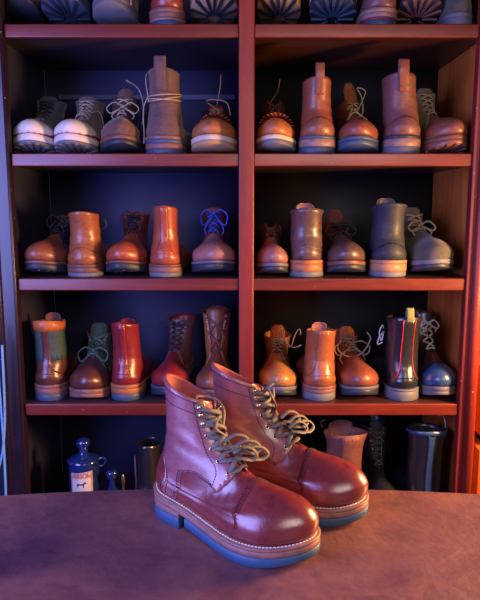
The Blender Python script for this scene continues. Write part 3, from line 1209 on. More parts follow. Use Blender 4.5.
def hero_boot(name, label, heel_xy, al, side, seed, group):
    r = -(PI / 2 + math.radians(al))
    root = empty(name, label, 'boot', (heel_xy[0], heel_xy[1], TABLE_Z), group, (0, 0, r), .965)
    b = Boot(side=side, hk=.985, wide=1.07, toe_h=1.0, lift=.55, creases=.0009, seed=seed, shaft_w=.96, side_tilt=.32, flare=.0)
    for row, fy, fz in ((7, .180, .099), (8, .156, .112), (9, .137, .129), (10, .124, .150), (11, .116, .169), (12, .112, .187)):
        b.K[row, 1], b.K[row, 2] = fy, fz
    for row, by in ((7, .014), (8, .020), (9, .026), (10, .029), (11, .029), (12, .025)):
        b.K[row, 3] = by
    b.K[12, 4] -= .003
    b.K[:8, 7] += .05
    b.K[:4, 7] += .03
    vt, g0, g1 = .47, .26, .36
    make_upper(b, 'upper', M['h_up'], root, vt=vt, g0=g0, g1=g1, nu=120, nv=90, thick=.0022)
    lin = make_upper(b, 'lining', M['h_lining'], root, vt=.55, g0=g0, g1=g1, nu=90, nv=40, v0=.5, off=-.0032, thick=.0008, open_=False)
    for sgn in (1, -1):
        q = quarter_poly(b, vt, g0 - .03, g1 - .03, arc_y=.074, arc_z=.083, tab=(.150, .067))
        patch(b, 'quarter', q, M['h_shaft'], root, side=sgn, step=.055, closed_curve=False, off=.0016)
        # stitching on the quarter: two rows along the arc, one up the facing
        lz = float(b.up(np.array(.15)))
        for k, dd in enumerate((.0028, .0058)):
            arc = b.inv([(.074 - dd, b.sz(np.array(.074)) + .006), (.078 - dd, .065 + lz + dd), (.092 - dd * .4, .080 + lz + dd), (.109, .083 + lz + dd),
                         (.134, .076 + lz + dd * .9), (.145 - dd * .8, .071 + lz + dd * .9)])
            stitches(b, arc, M['thread_d'], root, side=sgn, off=.0020)
        fac = [(phi_e(v, vt, g0, g1, .46), v) for v in (.54, .62, .72, .86, .985)]
        fac = [b.inv([(.143, .076 + lz)])[0]] + fac
        stitches(b, fac, M['thread_d'], root, side=sgn, off=.0020)
        # collar band rows
        stitches(b, [(g1 + .1, .972), (.9, .972), (1.7, .972), (2.5, .972), (PI, .972)], M['thread_d'], root, side=sgn, off=.0020)
        stitches(b, [(g1 + .42, .865), (.95, .872), (1.7, .885), (2.5, .893), (PI, .895)], M['thread_d'], root, side=sgn, off=.0020)
        # strip behind the arc that runs up to the back
        for dd in (0, .012):
            stitches(b, b.inv([(.040 + dd, b.sz(np.array(.03)) + .004), (.043 + dd * .8, .060 + lz), (.036 + dd * .8, .085 + lz), (.026 + dd * .6, .12), (.020 + dd * .3, .15)]),
                     M['thread_d'], root, side=sgn, off=.0021)
    # heel strip
    w0 = b.inv([(.046, b.sz(np.array(.04)) + .002), (.049, .070), (.040, .10), (.029, .135), (.022, .165)])
    pl = [(p_, v_) for p_, v_ in w0]
    pl = segs(pl, [pl[-1], (PI, .80), (2 * PI - pl[-1][0], pl[-1][1])], [(2 * PI - p_, v_) for p_, v_ in w0[::-1]],
              [(2 * PI - w0[0][0], 0.0), (PI, 0.0), (w0[0][0], 0.0)])
    patch(b, 'heel_counter', pl, M['h_up'], root, step=.07, closed_curve=False, off=.0019)
    # collar edge roll
    ph = np.linspace(g1 - .03, 2 * PI - g1 + .03, 90)
    mb = MB()
    tube(mb, b.at(ph, np.full(90, .998), -.0008), .0014, sides=8)
    mb.build('collar_edge', M['h_shaft'], root)
    # toe cap
    top = .089 * 1.06 + .009
    a = cap_line(b, .196)
    pl = [(-q[0], q[1]) for q in a[:0:-1]] + a
    pl = catmull(pl, 5)
    bot = [(x, 0.0) for x in np.linspace(pl[-1][0], pl[0][0], 40)]
    patch(b, 'toe_cap', [tuple(q) for q in pl] + bot[1:-1], M['h_up'], root, step=.055, closed_curve=False, off=.0016)
    for dd, r_, l_, g_ in ((.0025, .0006, .0028, .0014), (.0062, .0011, .0012, .0034), (.0098, .0006, .0028, .0014)):
        a2 = cap_line(b, .196 + dd)[:-1]
        pl2 = [(-q[0], q[1]) for q in a2[:0:-1]] + a2
        stitches(b, pl2, M['thread_d'], root, off=.0019, dense=8, r=r_, L_=l_, gap=g_)
    # welt, midsole, outsole, heel
    slab(b, 'welt', M['h_mid'], root, lambda y: b.sz(y) + .0012, lambda y: b.sz(y) - .0035, .0120, n=90)
    slab(b, 'midsole', M['h_mid'], root, lambda y: b.sz(y) - .0035, lambda y: b.sz(y) - .0125, .0113, n=90)
    slab(b, 'outsole', M['h_blue'], root, lambda y: b.sz(y) - .0125, lambda y: np.maximum(b.sz(y) - .0270, 0) + np.clip((y - .24) * .05, 0, .006), .0117, y0=.102, n=90)
    slab(b, 'heel_stack', M['h_mid'], root, lambda y: b.sz(y) - .0125, lambda y: np.full_like(y, .0185), .0105, y1=.088, n=90)
    slab(b, 'heel_lift', M['h_blue'], root, lambda y: np.full_like(y, .0185), lambda y: np.full_like(y, 0.0), .0105, y1=.088, n=90)
    # pale welt stitching all round
    Lp, Rp = outline_pairs(b, .0060, None, None, 200)
    loop = np.vstack([Lp[20:], Rp[20:][::-1]])
    P3 = np.column_stack([loop, b.sz(loop[:, 1]) + .0016])
    stitches(b, (P3, np.tile([0, 0, 1.0], (len(P3), 1))), M['thread_l'], root, r=.0011, L_=.0034, gap=.0018, name='welt_stitching', raw=True)
    # tongue
    make_tongue(b, M['h_up'], root, vt, max(g0, g1), top=.004, lean=.0)
    # eyelets and hooks
    ve = [.50, .572, .645, .718]
    vh = [.800, .870, .940]
    for sgn in (1, -1):
        for v in ve:
            e = phi_e(v, vt, g0, g1, .25)
            pos = b.at(np.array(sgn * e), np.array(v), .0022)
            nr = b.Nrm(np.array(sgn * e), np.array(v))
            m2 = MB()
            ring_mesh(m2, (0, 0, 0), nr, .0030, .0010, 18, 8)
            ey = m2.build('eyelet', M['h_hook'], root, loc=tuple(pos))
            m3 = MB()
            tube(m3, [-nr * .0003, nr * .0002], .0026, sides=14)
            m3.build('eyelet_hole', M['hole'], ey)
        for v in vh:
            e = phi_e(v, vt, g0, g1, .27)
            pos = b.at(np.array(sgn * e), np.array(v), .0018)
            nr = b.Nrm(np.array(sgn * e), np.array(v))
            m2 = MB()
            tube(m2, np.array([nr * 0, nr * .0008, nr * .0012, nr * .0040, nr * .0052, nr * .0064, nr * .0068]), [.0040, .0040, .0018, .0018, .0036, .0034, .0012], sides=14)
            m2.build('lace_hook', M['h_hook'], root, loc=tuple(pos))
    # laces
    mb = MB()
    allv = ve + vh
    ex = [.25] * 4 + [.22] * 3
    W_ = .0037

    def seg(pts, n=8, wd=W_, fl=.34):
        pp, nn = lace_path(b, pts, n)
        tube(mb, pp, wd, fl, nn, sides=10)
    e = phi_e(allv[0], vt, g0, g1, .25)
    seg([(-e, allv[0], .001), (-e * .6, allv[0] - .004, .0045), (0, allv[0] - .006, .0065), (e * .6, allv[0] - .004, .0045), (e, allv[0], .001)])
    for i in range(len(allv) - 1):
        v, v2 = allv[i], allv[i + 1]
        e, e2 = phi_e(v, vt, g0, g1, ex[i]), phi_e(v2, vt, g0, g1, ex[i + 1])
        hk_ = i + 1 >= 4
        for sg in (1, -1):
            h = .006 + (.0035 if (sg > 0) == (i % 2 == 0) else 0)
            if hk_:
                pts = [(sg * e, v, .003), (sg * e * .6, v + (v2 - v) * .12, h), (0, (v + v2) / 2, h + .002), (-sg * e2 * .7, v2 - .01, h), (-sg * (e2 + .06), v2 - .012, .004),
                       (-sg * (e2 + .11), v2 + .004, .004), (-sg * (e2 + .03), v2 + .016, .0045)]
            else:
                pts = [(sg * e, v, -.001), (sg * e * .86, v + .004, .0042), (sg * e * .5, v + (v2 - v) * .22, h), (0, (v + v2) / 2, h + .002), (-sg * e2 * .5, v2 - (v2 - v) * .25, h),
                       (-sg * e2 * .85, v2 - .004, .0035), (-sg * e2, v2, -.001)]
            seg(pts)
    rng = random.Random(seed)
    # slack loops falling over the throat
    def loose(pts, wd=.0027):
        q = catmull(pts, 9)
        tube(mb, q, wd, .42, np.tile([0, .6, .8], (len(q), 1)), sides=8)
    t = b.S(np.array(0.0), np.array(.94)) + [0, .010, 0]
    c = b.S(np.array(0.0), np.array(.56)) + [0, .012, .008]
    if side > 0:
        loose([t + [.010, -.004, .004], t + [.022, -.012, .012], t + [.012, -.030, .018], t + [-.008, -.034, .014], t + [-.022, -.018, .008], t + [-.018, .0, -.004], t + [-.004, .010, -.024]])
        loose([t + [.0, .004, -.010], t + [.014, .012, -.022], t + [-.004, .016, -.040], t + [.010, .020, -.060], c + [.004, .008, .018]])
    else:
        loose([t + [.006, -.002, .002], t + [.016, .006, .012], t + [.004, .012, .018], t + [-.010, .008, .010], t + [-.006, .010, -.006], t + [.010, .014, -.002], t + [.004, .004, .008]])
        loose([t + [.0, .004, -.006], t + [.012, .014, -.002], t + [.004, .018, -.018], t + [-.006, .014, -.030], t + [.0, .018, -.050]])
    for dx, dy, dz_, k_ in ((-.004, .0, .010, 1.0), (.006, -.010, .020, .9), (-.010, .008, .0, 1.1), (.004, .004, .004, .8)):
        o_ = c + [dx, dy, dz_]
        loose([o_ + [.006 * k_, -.006, .002], o_ + [-.008 * k_, .002, .010], o_ + [-.024 * k_, .010, .006], o_ + [-.030 * k_, .016, -.004], o_ + [-.020 * k_, .014, -.010],
               o_ + [-.004, .008, -.006], o_ + [.004, -.002, -.004]], .0032)
    mb.build('shoelace', M['lace_olive'], root)
    return root, b


hL, _ = hero_boot('work_boot', 'burgundy leather lace-up boot with toe cap, nearer of the pair on the table', (-.128, .922), 38.5, 1, 11, 'burgundy boots on the table')
hR, _ = hero_boot('work_boot', 'burgundy leather lace-up boot with toe cap, farther of the pair on the table', (-.066, .984), 24.0, -1, 23, 'burgundy boots on the table')


# ------------------------------------------------------------------ the boots on the shelves
random.seed(5)
def lt(n, c, c2=None, **k):
    M[n] = leather(n + '_leather', c, c2, **k)


lt('tan', (0.34, 0.105, 0.042), (0.22, 0.060, 0.024), rough=.36, coat=.4)
lt('tan_red', (0.38, 0.080, 0.042), (0.26, 0.035, 0.018), rough=.34, coat=.5)
lt('orange_tan', (0.42, 0.150, 0.050), (0.30, 0.07, 0.02), rough=.45, coat=.2)
lt('mustard', (0.42, 0.190, 0.065), (0.34, 0.10, 0.02), rough=.32, coat=.4)
lt('brown', (0.26, 0.085, 0.050), (0.13, 0.038, 0.025), rough=.42, coat=.25)
lt('mid_brown', (0.25, 0.070, 0.038), (0.17, 0.042, 0.022), rough=.42, coat=.3)
lt('dark_brown', (0.115, 0.034, 0.030), (0.05, 0.014, 0.016), rough=.32, coat=.5)
lt('mauve', (0.19, 0.070, 0.066), (0.11, 0.038, 0.036), rough=.5, coat=.15)
lt('oxblood', (0.250, 0.020, 0.030), (0.14, 0.010, 0.018), rough=.30, coat=.6)
lt('red_brown', (0.30, 0.045, 0.035), (0.16, 0.02, 0.018), rough=.33, coat=.5)
lt('black', (0.020, 0.022, 0.030), (0.010, 0.010, 0.014), rough=.22, coat=.7, mott=.3)
lt('navy', (0.018, 0.024, 0.044), (0.010, 0.013, 0.025), rough=.6, coat=.1)
lt('blue_toe', (0.035, 0.085, 0.230), (0.02, 0.04, 0.12), rough=.22, coat=.7)
lt('teal', (0.040, 0.085, 0.085), (0.02, 0.045, 0.05), rough=.6, coat=0)
lt('pink_brown', (0.36, 0.150, 0.135), (0.22, 0.08, 0.07), rough=.42, coat=.2)
lt('grey_brown', (0.115, 0.062, 0.060), (0.06, 0.032, 0.03), rough=.38, coat=.4)
lt('dusty_brown', (0.20, 0.065, 0.055), (0.11, 0.035, 0.03), rough=.6, coat=.05)
lt('dull_purple', (0.16, 0.060, 0.075), (0.09, 0.03, 0.04), rough=.45, coat=.3)
M['taupe_suede'] = suede('taupe_suede', (0.160, 0.090, 0.088), (0.10, 0.055, 0.055))
M['brown_suede'] = suede('brown_suede', (0.17, 0.085, 0.072), (0.09, 0.045, 0.04))
M['grey_suede'] = suede('grey_olive_suede', (0.105, 0.096, 0.082), (0.06, 0.055, 0.05))
M['green_suede'] = suede('green_suede', (0.060, 0.110, 0.085), (0.03, 0.06, 0.05))
M['canvas'] = suede('olive_canvas', (0.22, 0.17, 0.10), (0.12, 0.09, 0.06))
M['denim'] = suede('blue_grey_canvas', (0.075, 0.095, 0.145), (0.04, 0.05, 0.085))
M['grey_canvas'] = suede('warm_grey_canvas', (0.17, 0.13, 0.13), (0.09, 0.07, 0.08))
M['white_rubber'] = plain('cream_white_rubber', (0.66, 0.60, 0.56), .5, var=.1)
M['cream_sole'] = plain('cream_crepe_sole', (0.58, 0.50, 0.40), .7, bmp=.4)
M['grey_sole'] = plain('grey_lavender_sole', (0.13, 0.13, 0.17), .6, bmp=.3)
M['dark_sole'] = plain('blue_black_rubber_sole', (0.018, 0.024, 0.045), .5, bmp=.2)
M['blue_sole'] = plain('blue_grey_rubber_sole', (0.045, 0.075, 0.150), .5, bmp=.2)
M['tan_sole'] = plain('tan_leather_sole', (0.42, 0.25, 0.14), .6, bmp=.2)
M['maroon_line'] = plain('maroon_rubber', (0.20, 0.02, 0.04), .5)
M['st_tan'] = layered('tan_stacked_leather', (0.38, 0.18, 0.10))
M['st_orange'] = layered('orange_stacked_leather', (0.42, 0.14, 0.05))
M['st_brown'] = layered('brown_stacked_leather', (0.17, 0.07, 0.055))
M['st_rose'] = layered('rose_brown_stacked_leather', (0.25, 0.105, 0.09))
M['st_pink'] = layered('pale_stacked_leather', (0.30, 0.17, 0.16))
M['l_dark'] = plain('black_lace', (0.018, 0.020, 0.03), .6)
M['l_beige'] = plain('beige_lace', (0.46, 0.37, 0.28), .7, bmp=.4, scale=200)
M['l_tan'] = plain('tan_rawhide_lace', (0.42, 0.22, 0.10), .7)
M['l_brown'] = plain('brown_lace', (0.14, 0.075, 0.055), .7)
M['l_yellow'] = plain('yellow_flecked_lace', (0.50, 0.40, 0.16), .7)
M['l_blue'] = plain('bright_blue_lace', (0.025, 0.075, 0.62), .55)
M['l_green'] = plain('green_lace', (0.07, 0.13, 0.11), .7)
M['l_white'] = plain('pale_grey_lace', (0.58, 0.58, 0.62), .7)
M['l_grey'] = plain('grey_brown_lace', (0.30, 0.22, 0.19), .7)
M['brass_green'] = plain('brass_green_webbing', (0.20, 0.21, 0.07), .6)
M['red_trim'] = plain('red_piping', (0.50, 0.02, 0.03), .5)
M['orange_trim'] = leather('orange_collar_leather', (0.55, 0.14, 0.03), rough=.5)
S1, S2, S3, S4 = LEV
GT, G1, G2, G3, GB = ('boots on the top shelf', 'boots on the second shelf from the top', 'boots on the middle shelf',
                      'boots on the shelf above the table', 'boots on the bottom shelf')


def tip(x, y, z):
    return np.array([x, y, z])


# ---- top shelf, soles seen from below
Y0 = D + .004
tk = dict(pitch=11, group=GT)
shelf_boot('boot', 'grey-brown boot at the left end of the top shelf, smooth dark sole', 21, S1, M['taupe_suede'], mid=M['st_brown'], out=M['dark_sole'],
           lace=M['l_dark'], wide=.78, **tk)
shelf_boot('boot', 'dark blue boot on the top shelf with a bluish sole of radiating lugs', 63, S1, M['navy'], mid=M['blue_sole'], out=M['blue_sole'], lugs=M['dark_sole'],
           lace=M['l_dark'], wide=1.08, yaw=0, **{**tk, 'pitch': 13})
shelf_boot('boot', 'grey-brown suede boot on the top shelf with a trailing pale lace', 113, S1, M['brown_suede'], mid=M['grey_sole'], out=M['grey_sole'],
           lace=M['l_beige'], wide=1.02, strands=[[tip(-.05, .24, .06), tip(-.052, .27, .035), tip(-.056, .29, .01)]], **{**tk, 'pitch': 8})
shelf_boot('boot', 'brown boot on the top shelf turned heel outward with striped heel stack', 168, S1, M['red_brown'], face='heel', mid=M['st_rose'], out=M['dark_sole'],
           heel=((M['st_rose'], 1), (M['st_pink'], .6), (M['blue_sole'], 1.3)), lift=.8, wide=1.0, group=GT)
shelf_boot('boot', 'boot on the top shelf beside the centre divider with tan sole and black lugs', 214, S1, M['brown'], mid=M['tan_sole'], out=M['tan_sole'], lugs=M['dark_sole'],
           lace=M['l_dark'], wide=1.15, **{**tk, 'pitch': 14})
shelf_boot('boot', 'boot on the top shelf right of the divider, tan sole with slim dark lugs', 279, S1, M['orange_tan'], mid=M['tan_sole'], out=M['tan_sole'],
           lugs=M['dark_sole'], lace=M['l_dark'], wide=1.05, **{**tk, 'pitch': 14})
shelf_boot('boot', 'dark boot on the top shelf with white stitching round its lugged sole', 334, S1, M['dull_purple'], mid=M['white_rubber'], mid_t=.005, out=M['dark_sole'],
           lugs=M['blue_sole'], lace=M['l_dark'], wide=1.12, yaw=0, **{**tk, 'pitch': 13})
shelf_boot('boot', 'purple-brown boot on the top shelf turned heel outward and leaning', 381, S1, M['dull_purple'], face='heel', mid=M['st_pink'], out=M['blue_sole'],
           heel=((M['st_pink'], 1), (M['maroon_line'], .5), (M['blue_sole'], 1.5)), lift=.8, yaw=2, group=GT)
shelf_boot('boot', 'dark boot on the top shelf with a black sole of toothed lugs', 421, S1, M['dark_brown'], mid=M['dark_sole'], out=M['dark_sole'], lugs=M['st_rose'],
           lace=M['l_dark'], wide=1.1, **{**tk, 'pitch': 13})
shelf_boot('boot', 'grey boot at the right end of the top shelf, heel outward', 457, S1, M['grey_suede'], face='heel', mid=M['grey_sole'], out=M['grey_sole'],
           heel=((M['grey_sole'], 1),), wide=.8, shaft_w=.8, group=GT)

# ---- second shelf
sk = dict(group=G1)
for px, m, lab, ld in ((32, 'denim', 'blue canvas shoe with white rubber toe, leftmost on its shelf', 'l_dark'),
                       (74, 'grey_canvas', 'grey canvas shoe with white rubber toe, second from the left', 'l_beige')):
    shelf_boot('canvas_shoe', lab, px, S2, M[m], top=98, pitch=3, cap=M['white_rubber'], foxing=M['maroon_line'], mid=M['white_rubber'], mid_t=.016,
               out=M['grey_sole'], lugs=M['grey_sole'], lace=M[ld], n_lace=6, lace_r=.0013, wide=.97, toe_w=1.05, toe_h=.86, vt=.42, g=(.42, .5),
               tongue=(M[m], .012, .1), strands=[[tip(-.02, .13, .125), tip(-.04, .10, .13), tip(-.055, .12, .07), tip(-.052, .15, .03)]] if px > 50 else (),
               cat='shoe', **sk)
shelf_boot('boot', 'brown suede boot with beige laces and dark blue stitched sole', 122, S2, M['brown_suede'], top=96, pitch=2.5, hk=1.0, mid=M['st_brown'], out=M['dark_sole'],
           quarter=M['grey_brown'], lace=M['l_beige'], bow=dict(w=.045, drop=.02, v=.72), n_lace=4, wide=.98, tongue=(M['brown_suede'], .03, .1), yaw=6, lean=-.15,
           strands=[[tip(-.01, .12, .22), tip(-.045, .1, .20), tip(-.06, .12, .14), tip(-.055, .14, .09)]], **sk)
wr = []
for k, (z0, r) in enumerate(((.150, .045), (.157, .046), (.146, .0455))):
    wr.append([tip(r * math.sin(a), .057 - (r + .019) * math.cos(a), z0 + .006 * math.sin(a + k) - .012 * math.cos(a)) for a in np.linspace(-2.0, 2.0, 11)])
wr.append([tip(-.038, .03, .14), tip(-.050, .05, .20), tip(-.045, .07, .225), tip(-.02, .08, .225)])
wr.append([tip(-.042, .03, .15), tip(-.056, .04, .12), tip(-.058, .05, .06), tip(-.054, .03, .03)])
shelf_boot('boot', 'tall taupe suede boot, heel outward, with a pale lace wound round its shaft', 163, S2, M['taupe_suede'], top=67, face='heel', hk=1.22, mid=M['st_rose'], mid_t=.008,
           out=M['blue_sole'], heel=((M['blue_sole'], .7), (M['st_rose'], 1), (M['blue_sole'], 1)), lift=.9, wide=1.12, shaft_w=1.0, tab=(M['taupe_suede'], .030, .026),
           strands=wr, lace=M['l_beige'], n_lace=0, lace_r=.0014, yaw=-5, **sk)
shelf_boot('boot', 'orange-tan moccasin boot with fringed vamp and cream sole, left of the divider', 214, S2, M['orange_tan'], top=108, pitch=2.5, hk=.95, mid=M['cream_sole'],
           mid_t=.012, out=M['tan_sole'], lace=M['l_tan'], n_lace=4, fringe=M['tan_red'], wide=1.15, quarter=M['dark_brown'], tongue=(M['tan_red'], .02, .1),
           strands=[[tip(-.004, .12, .15), tip(-.014, .13, .20), tip(-.016, .12, .235)], [tip(-.01, .13, .13), tip(.025, .15, .155), tip(-.03, .16, .15), tip(-.045, .17, .11)]], **sk)
shelf_boot('shoe', 'low orange-tan shoe with fringed vamp and grey crepe sole, right of the divider', 276, S2, M['orange_tan'], pitch=2.5, low=.74, mid=M['cream_sole'],
           mid_t=.010, out=M['grey_sole'], lace=M['l_brown'], n_lace=2, fringe=M['tan_red'], wide=.98, quarter=M['dark_brown'], cat='shoe',
           strands=[[tip(-.004, .14, .11), tip(.010, .12, .15), tip(-.012, .11, .19), tip(-.018, .11, .225)]], **sk)
shelf_boot('boot', 'reddish brown boot, heel outward, pull tab up, blue-edged heel', 318, S2, M['mid_brown'], top=76, face='heel', hk=1.12, mid=M['blue_sole'], mid_t=.007,
           out=M['blue_sole'], heel=((M['st_pink'], 1), (M['blue_sole'], 1)), lift=.9, wide=1.05, shaft_w=.93, tab=(M['brown'], .022, .032), counter=M['brown'],
           yaw=3, lean=-.05, **sk)
shelf_boot('shoe', 'low brown shoe with upright orange tongue and yellow flecked lace loop', 359, S2, M['mid_brown'], pitch=2, low=.74, mid=M['blue_sole'], mid_t=.009,
           out=M['blue_sole'], lace=M['l_yellow'], n_lace=3, wide=1.05, tongue=(M['orange_tan'], .065, -.3), cat='shoe',
           strands=[[tip(-.005, .14, .11), tip(-.030, .13, .16), tip(-.040, .12, .19), tip(-.018, .11, .20), tip(-.030, .12, .17), tip(-.028, .14, .12), tip(.01, .16, .10)],
                    [tip(.02, .16, .10), tip(0, .17, .12), tip(-.02, .17, .11), tip(-.04, .16, .10)]], **sk)
shelf_boot('boot', 'large mauve-brown boot, heel outward, pull tab up, widest on its shelf', 402, S2, M['mauve'], top=72, face='heel', hk=1.22, scale=.95, mid=M['dark_sole'], mid_t=.007,
           out=M['grey_sole'], heel=((M['st_pink'], 1), (M['grey_sole'], 1)), lift=.9, wide=1.05, shaft_w=1.05, tab=(M['mid_brown'], .026, .030), counter=M['mauve'], yaw=1,
           lean=-.22, **sk)
shelf_boot('boot', 'brown-toed boot with olive canvas shaft and wide lugged sole, right end', 451, S2, M['brown'], top=91, pitch=2.5, hk=.95, mid=M['st_brown'],
           out=M['brown'], lugs=M['st_brown'], quarter=M['canvas'], lace=M['l_beige'], n_lace=5, wide=1.0, yaw=8, tongue=(M['canvas'], .015, 0), **sk)

# ---- middle shelf
mk = dict(group=G2)
shelf_boot('boot', 'brown boot with black shaft and studded sole, left end of the middle shelf', 41, S3, M['mid_brown'], top=216, pitch=2, hk=.92, mid=M['st_brown'], mid_t=.007,
           out=M['dark_sole'], studs=M['nickel'], quarter=M['navy'], lace=M['l_dark'], n_lace=5, wide=1.0, bow=dict(w=.03, drop=.025, v=.9), yaw=-5, **mk)
shelf_boot('boot', 'smooth tan boot, heel outward, with a small black lace loop at its side', 85, S3, M['tan'], top=212, face='heel', hk=.93, mid=M['st_brown'], mid_t=.007, out=M['dark_sole'],
           heel=((M['st_brown'], 1), (M['grey_sole'], .8)), wide=1.02, shaft_w=.98, counter=M['tan'], lace=M['l_dark'], n_lace=0,
           strands=[[tip(.040, .07, .150), tip(.056, .06, .158), tip(.060, .06, .140), tip(.046, .07, .132), tip(.040, .08, .135)]], **mk)
shelf_boot('boot', 'red-tan boot with black lacing and studded sole, between two heel-out boots', 125, S3, M['tan_red'], top=214, pitch=2, hk=.93, mid=M['st_brown'], mid_t=.006,
           out=M['dark_sole'], studs=M['nickel'], lace=M['l_dark'], n_lace=7, lace_r=.0016, wide=1.02, quarter=M['red_brown'], bow=dict(w=.034, drop=.028, v=.97),
           tongue=(M['red_brown'], .01, 0), eyelets=(M['brass'], (.7, .8, .9)), **mk)
shelf_boot('boot', 'glossy orange-red boot, heel outward, taller than its tan neighbour', 166, S3, M['tan_red'], top=206, face='heel', hk=1.02, mid=M['st_brown'], mid_t=.006, out=M['dark_sole'],
           heel=((M['st_rose'], 1), (M['grey_sole'], .8)), wide=.98, shaft_w=.83, backstay=(M['tan_red'], .28), **mk)
shelf_boot('boot', 'mauve-brown boot with bright blue laces beside the centre divider', 215, S3, M['pink_brown'], top=211, pitch=2, hk=.98, mid=M['grey_sole'], mid_t=.006, out=M['dark_sole'],
           lace=M['l_blue'], n_lace=5, lace_r=.0021, wide=1.15, quarter=M['dark_brown'], bow=dict(w=.040, drop=.035, v=.93), tongue=(M['mid_brown'], .014, 0), yaw=2, **mk)
shelf_boot('shoe', 'low pinkish-brown round-toed shoe just right of the divider', 273, S3, M['pink_brown'], pitch=1.5, low=.70, scale=.86, mid=M['grey_sole'], mid_t=.009,
           out=M['dark_sole'], lace=M['l_brown'], n_lace=2, wide=.90, quarter=M['dark_brown'], cat='shoe', **mk)
shelf_boot('boot', 'grey-brown glossy boot, heel outward, with bright orange heel stack', 306, S3, M['grey_brown'], top=209, face='heel', hk=1.0, mid=M['st_orange'], mid_t=.010, out=M['dark_sole'],
           heel=((M['st_orange'], 1), (M['grey_sole'], .8)), lift=.8, wide=1.0, shaft_w=1.05, flare=.004, backstay=(M['grey_brown'], .9), tongue=(M['mauve'], .024, .0), **mk)
shelf_boot('boot', 'dull brown boot with tangled black laces and upright brown tongue', 349, S3, M['grey_brown'], top=222, pitch=2, hk=.85, mid=M['st_brown'], out=M['dark_sole'], lace=M['l_dark'],
           quarter=M['dark_brown'], n_lace=4, wide=1.03, tongue=(M['mauve'], .05, -.1), bow=dict(w=.045, drop=.02, v=.72), yaw=4,
           strands=[[tip(-.01, .15, .10), tip(-.03, .15, .14), tip(-.036, .14, .165)], [tip(.03, .16, .13), tip(0, .17, .138), tip(-.035, .16, .128)]], **mk)
shelf_boot('boot', 'navy blue suede boot, heel outward, pale tan heel stack', 388, S3, M['navy'], top=204, face='heel', hk=1.03, mid=M['st_tan'], mid_t=.009, out=M['grey_sole'],
           heel=((M['st_tan'], 1), (M['grey_sole'], .7)), lift=.8, wide=1.08, shaft_w=1.05, flare=.005, counter=M['navy'], tongue=(M['navy'], .026, 0), **mk)
shelf_boot('boot', 'grey suede boot with beige laces, right end of the middle shelf', 438, S3, M['grey_suede'], top=213, pitch=2.5, hk=.85, mid=M['grey_sole'], mid_t=.012,
           out=M['dark_sole'], lace=M['l_beige'], n_lace=4, lace_r=.0026, wide=1.05, yaw=8, tongue=(M['canvas'], .02, 0), bow=dict(w=.04, drop=.015, v=.66), scale=.97, **mk)

# ---- shelf just above the table
lk = dict(group=G3)
shelf_boot('boot', 'dark brown boot with teal shaft and orange collar, heel outward', 51, S4, M['dark_brown'], top=322, face='heel', hk=1.08, mid=M['st_rose'], mid_t=.010, out=M['blue_sole'],
           heel=((M['st_rose'], .8), (M['blue_sole'], 1)), lift=.8, wide=.98, shaft_w=1.0, quarter=None, collar=(M['orange_trim'], .90), shaft=(M['teal'], .62), backstay=(M['dark_brown'], .22),
           counter=M['dark_brown'], tongue=(M['mauve'], .02, .1), **lk)
shelf_boot('boot', 'dark brown boot with green suede tongue and green laces', 88, S4, M['dark_brown'], top=334, pitch=0, hk=1.02, mid=M['st_rose'], mid_t=.012, out=M['st_rose'], wide=1.07,
           quarter=M['green_suede'], lace=M['l_green'], n_lace=3, lace_r=.0026, vt=.46, g=(.30, .55), tongue=(M['green_suede'], .035, 0), bow=dict(w=.045, drop=.03, v=.60),
           eyelets=(M['nickel'], (.72, .8, .88, .95)), toe_h=1.08, **lk)
shelf_boot('boot', 'oxblood red boot, heel outward, with orange and blue heel', 126, S4, M['oxblood'], top=325, face='heel', hk=1.02, mid=M['st_orange'], mid_t=.010, out=M['blue_sole'],
           heel=((M['st_orange'], .8), (M['blue_sole'], 1)), lift=.8, wide=.98, shaft_w=.92, backstay=(M['oxblood'], .22), tongue=(M['oxblood'], .010, 0), **lk)
shelf_boot('boot', 'red-brown boot with dark hooked laces partly behind the nearer burgundy boot', 167, S4, M['oxblood'], top=322, pitch=1.5, hk=1.06, mid=M['blue_sole'], mid_t=.008, out=M['dark_sole'],
           quarter=M['dull_purple'], lace=M['l_dark'], n_lace=6, lace_r=.002, wide=1.04, yaw=-6, bow=dict(w=.05, drop=.0, v=.97), eyelets=(M['nickel'], (.72, .8, .88, .95)),
           tongue=(M['dull_purple'], .01, 0), **lk)
shelf_boot('boot', 'tan-brown boot with open upright tongue standing behind the pair on the table', 214, S4, M['brown'], top=315, pitch=0, hk=1.18, mid=M['st_brown'], out=M['dark_sole'],
           quarter=M['orange_tan'], lace=M['l_brown'], n_lace=3, wide=1.0, g=(.45, .75), tongue=(M['mid_brown'], .020, .0), eyelets=(M['nickel'], (.7, .79, .88, .96)), **lk)
shelf_boot('boot', 'mustard-toed boot with dark laced shaft and long looping grey lace', 277, S4, M['mustard'], top=338, pitch=1.5, hk=.82, mid=M['grey_sole'], mid_t=.010, out=M['dark_sole'],
           quarter=M['brown'], lace=M['l_grey'], n_lace=5, lace_r=.0018, wide=1.02, yaw=-3, tongue=(M['mid_brown'], .04, -.5),
           strands=[[tip(.004, .125, .165), tip(-.01, .125, .175), tip(-.022, .12, .135), tip(-.040, .12, .12), tip(-.052, .12, .155), tip(-.066, .12, .175), tip(-.07, .13, .16)],
                    [tip(-.022, .11, .135), tip(-.040, .12, .12), tip(-.055, .12, .118), tip(-.072, .12, .125)]], **lk)
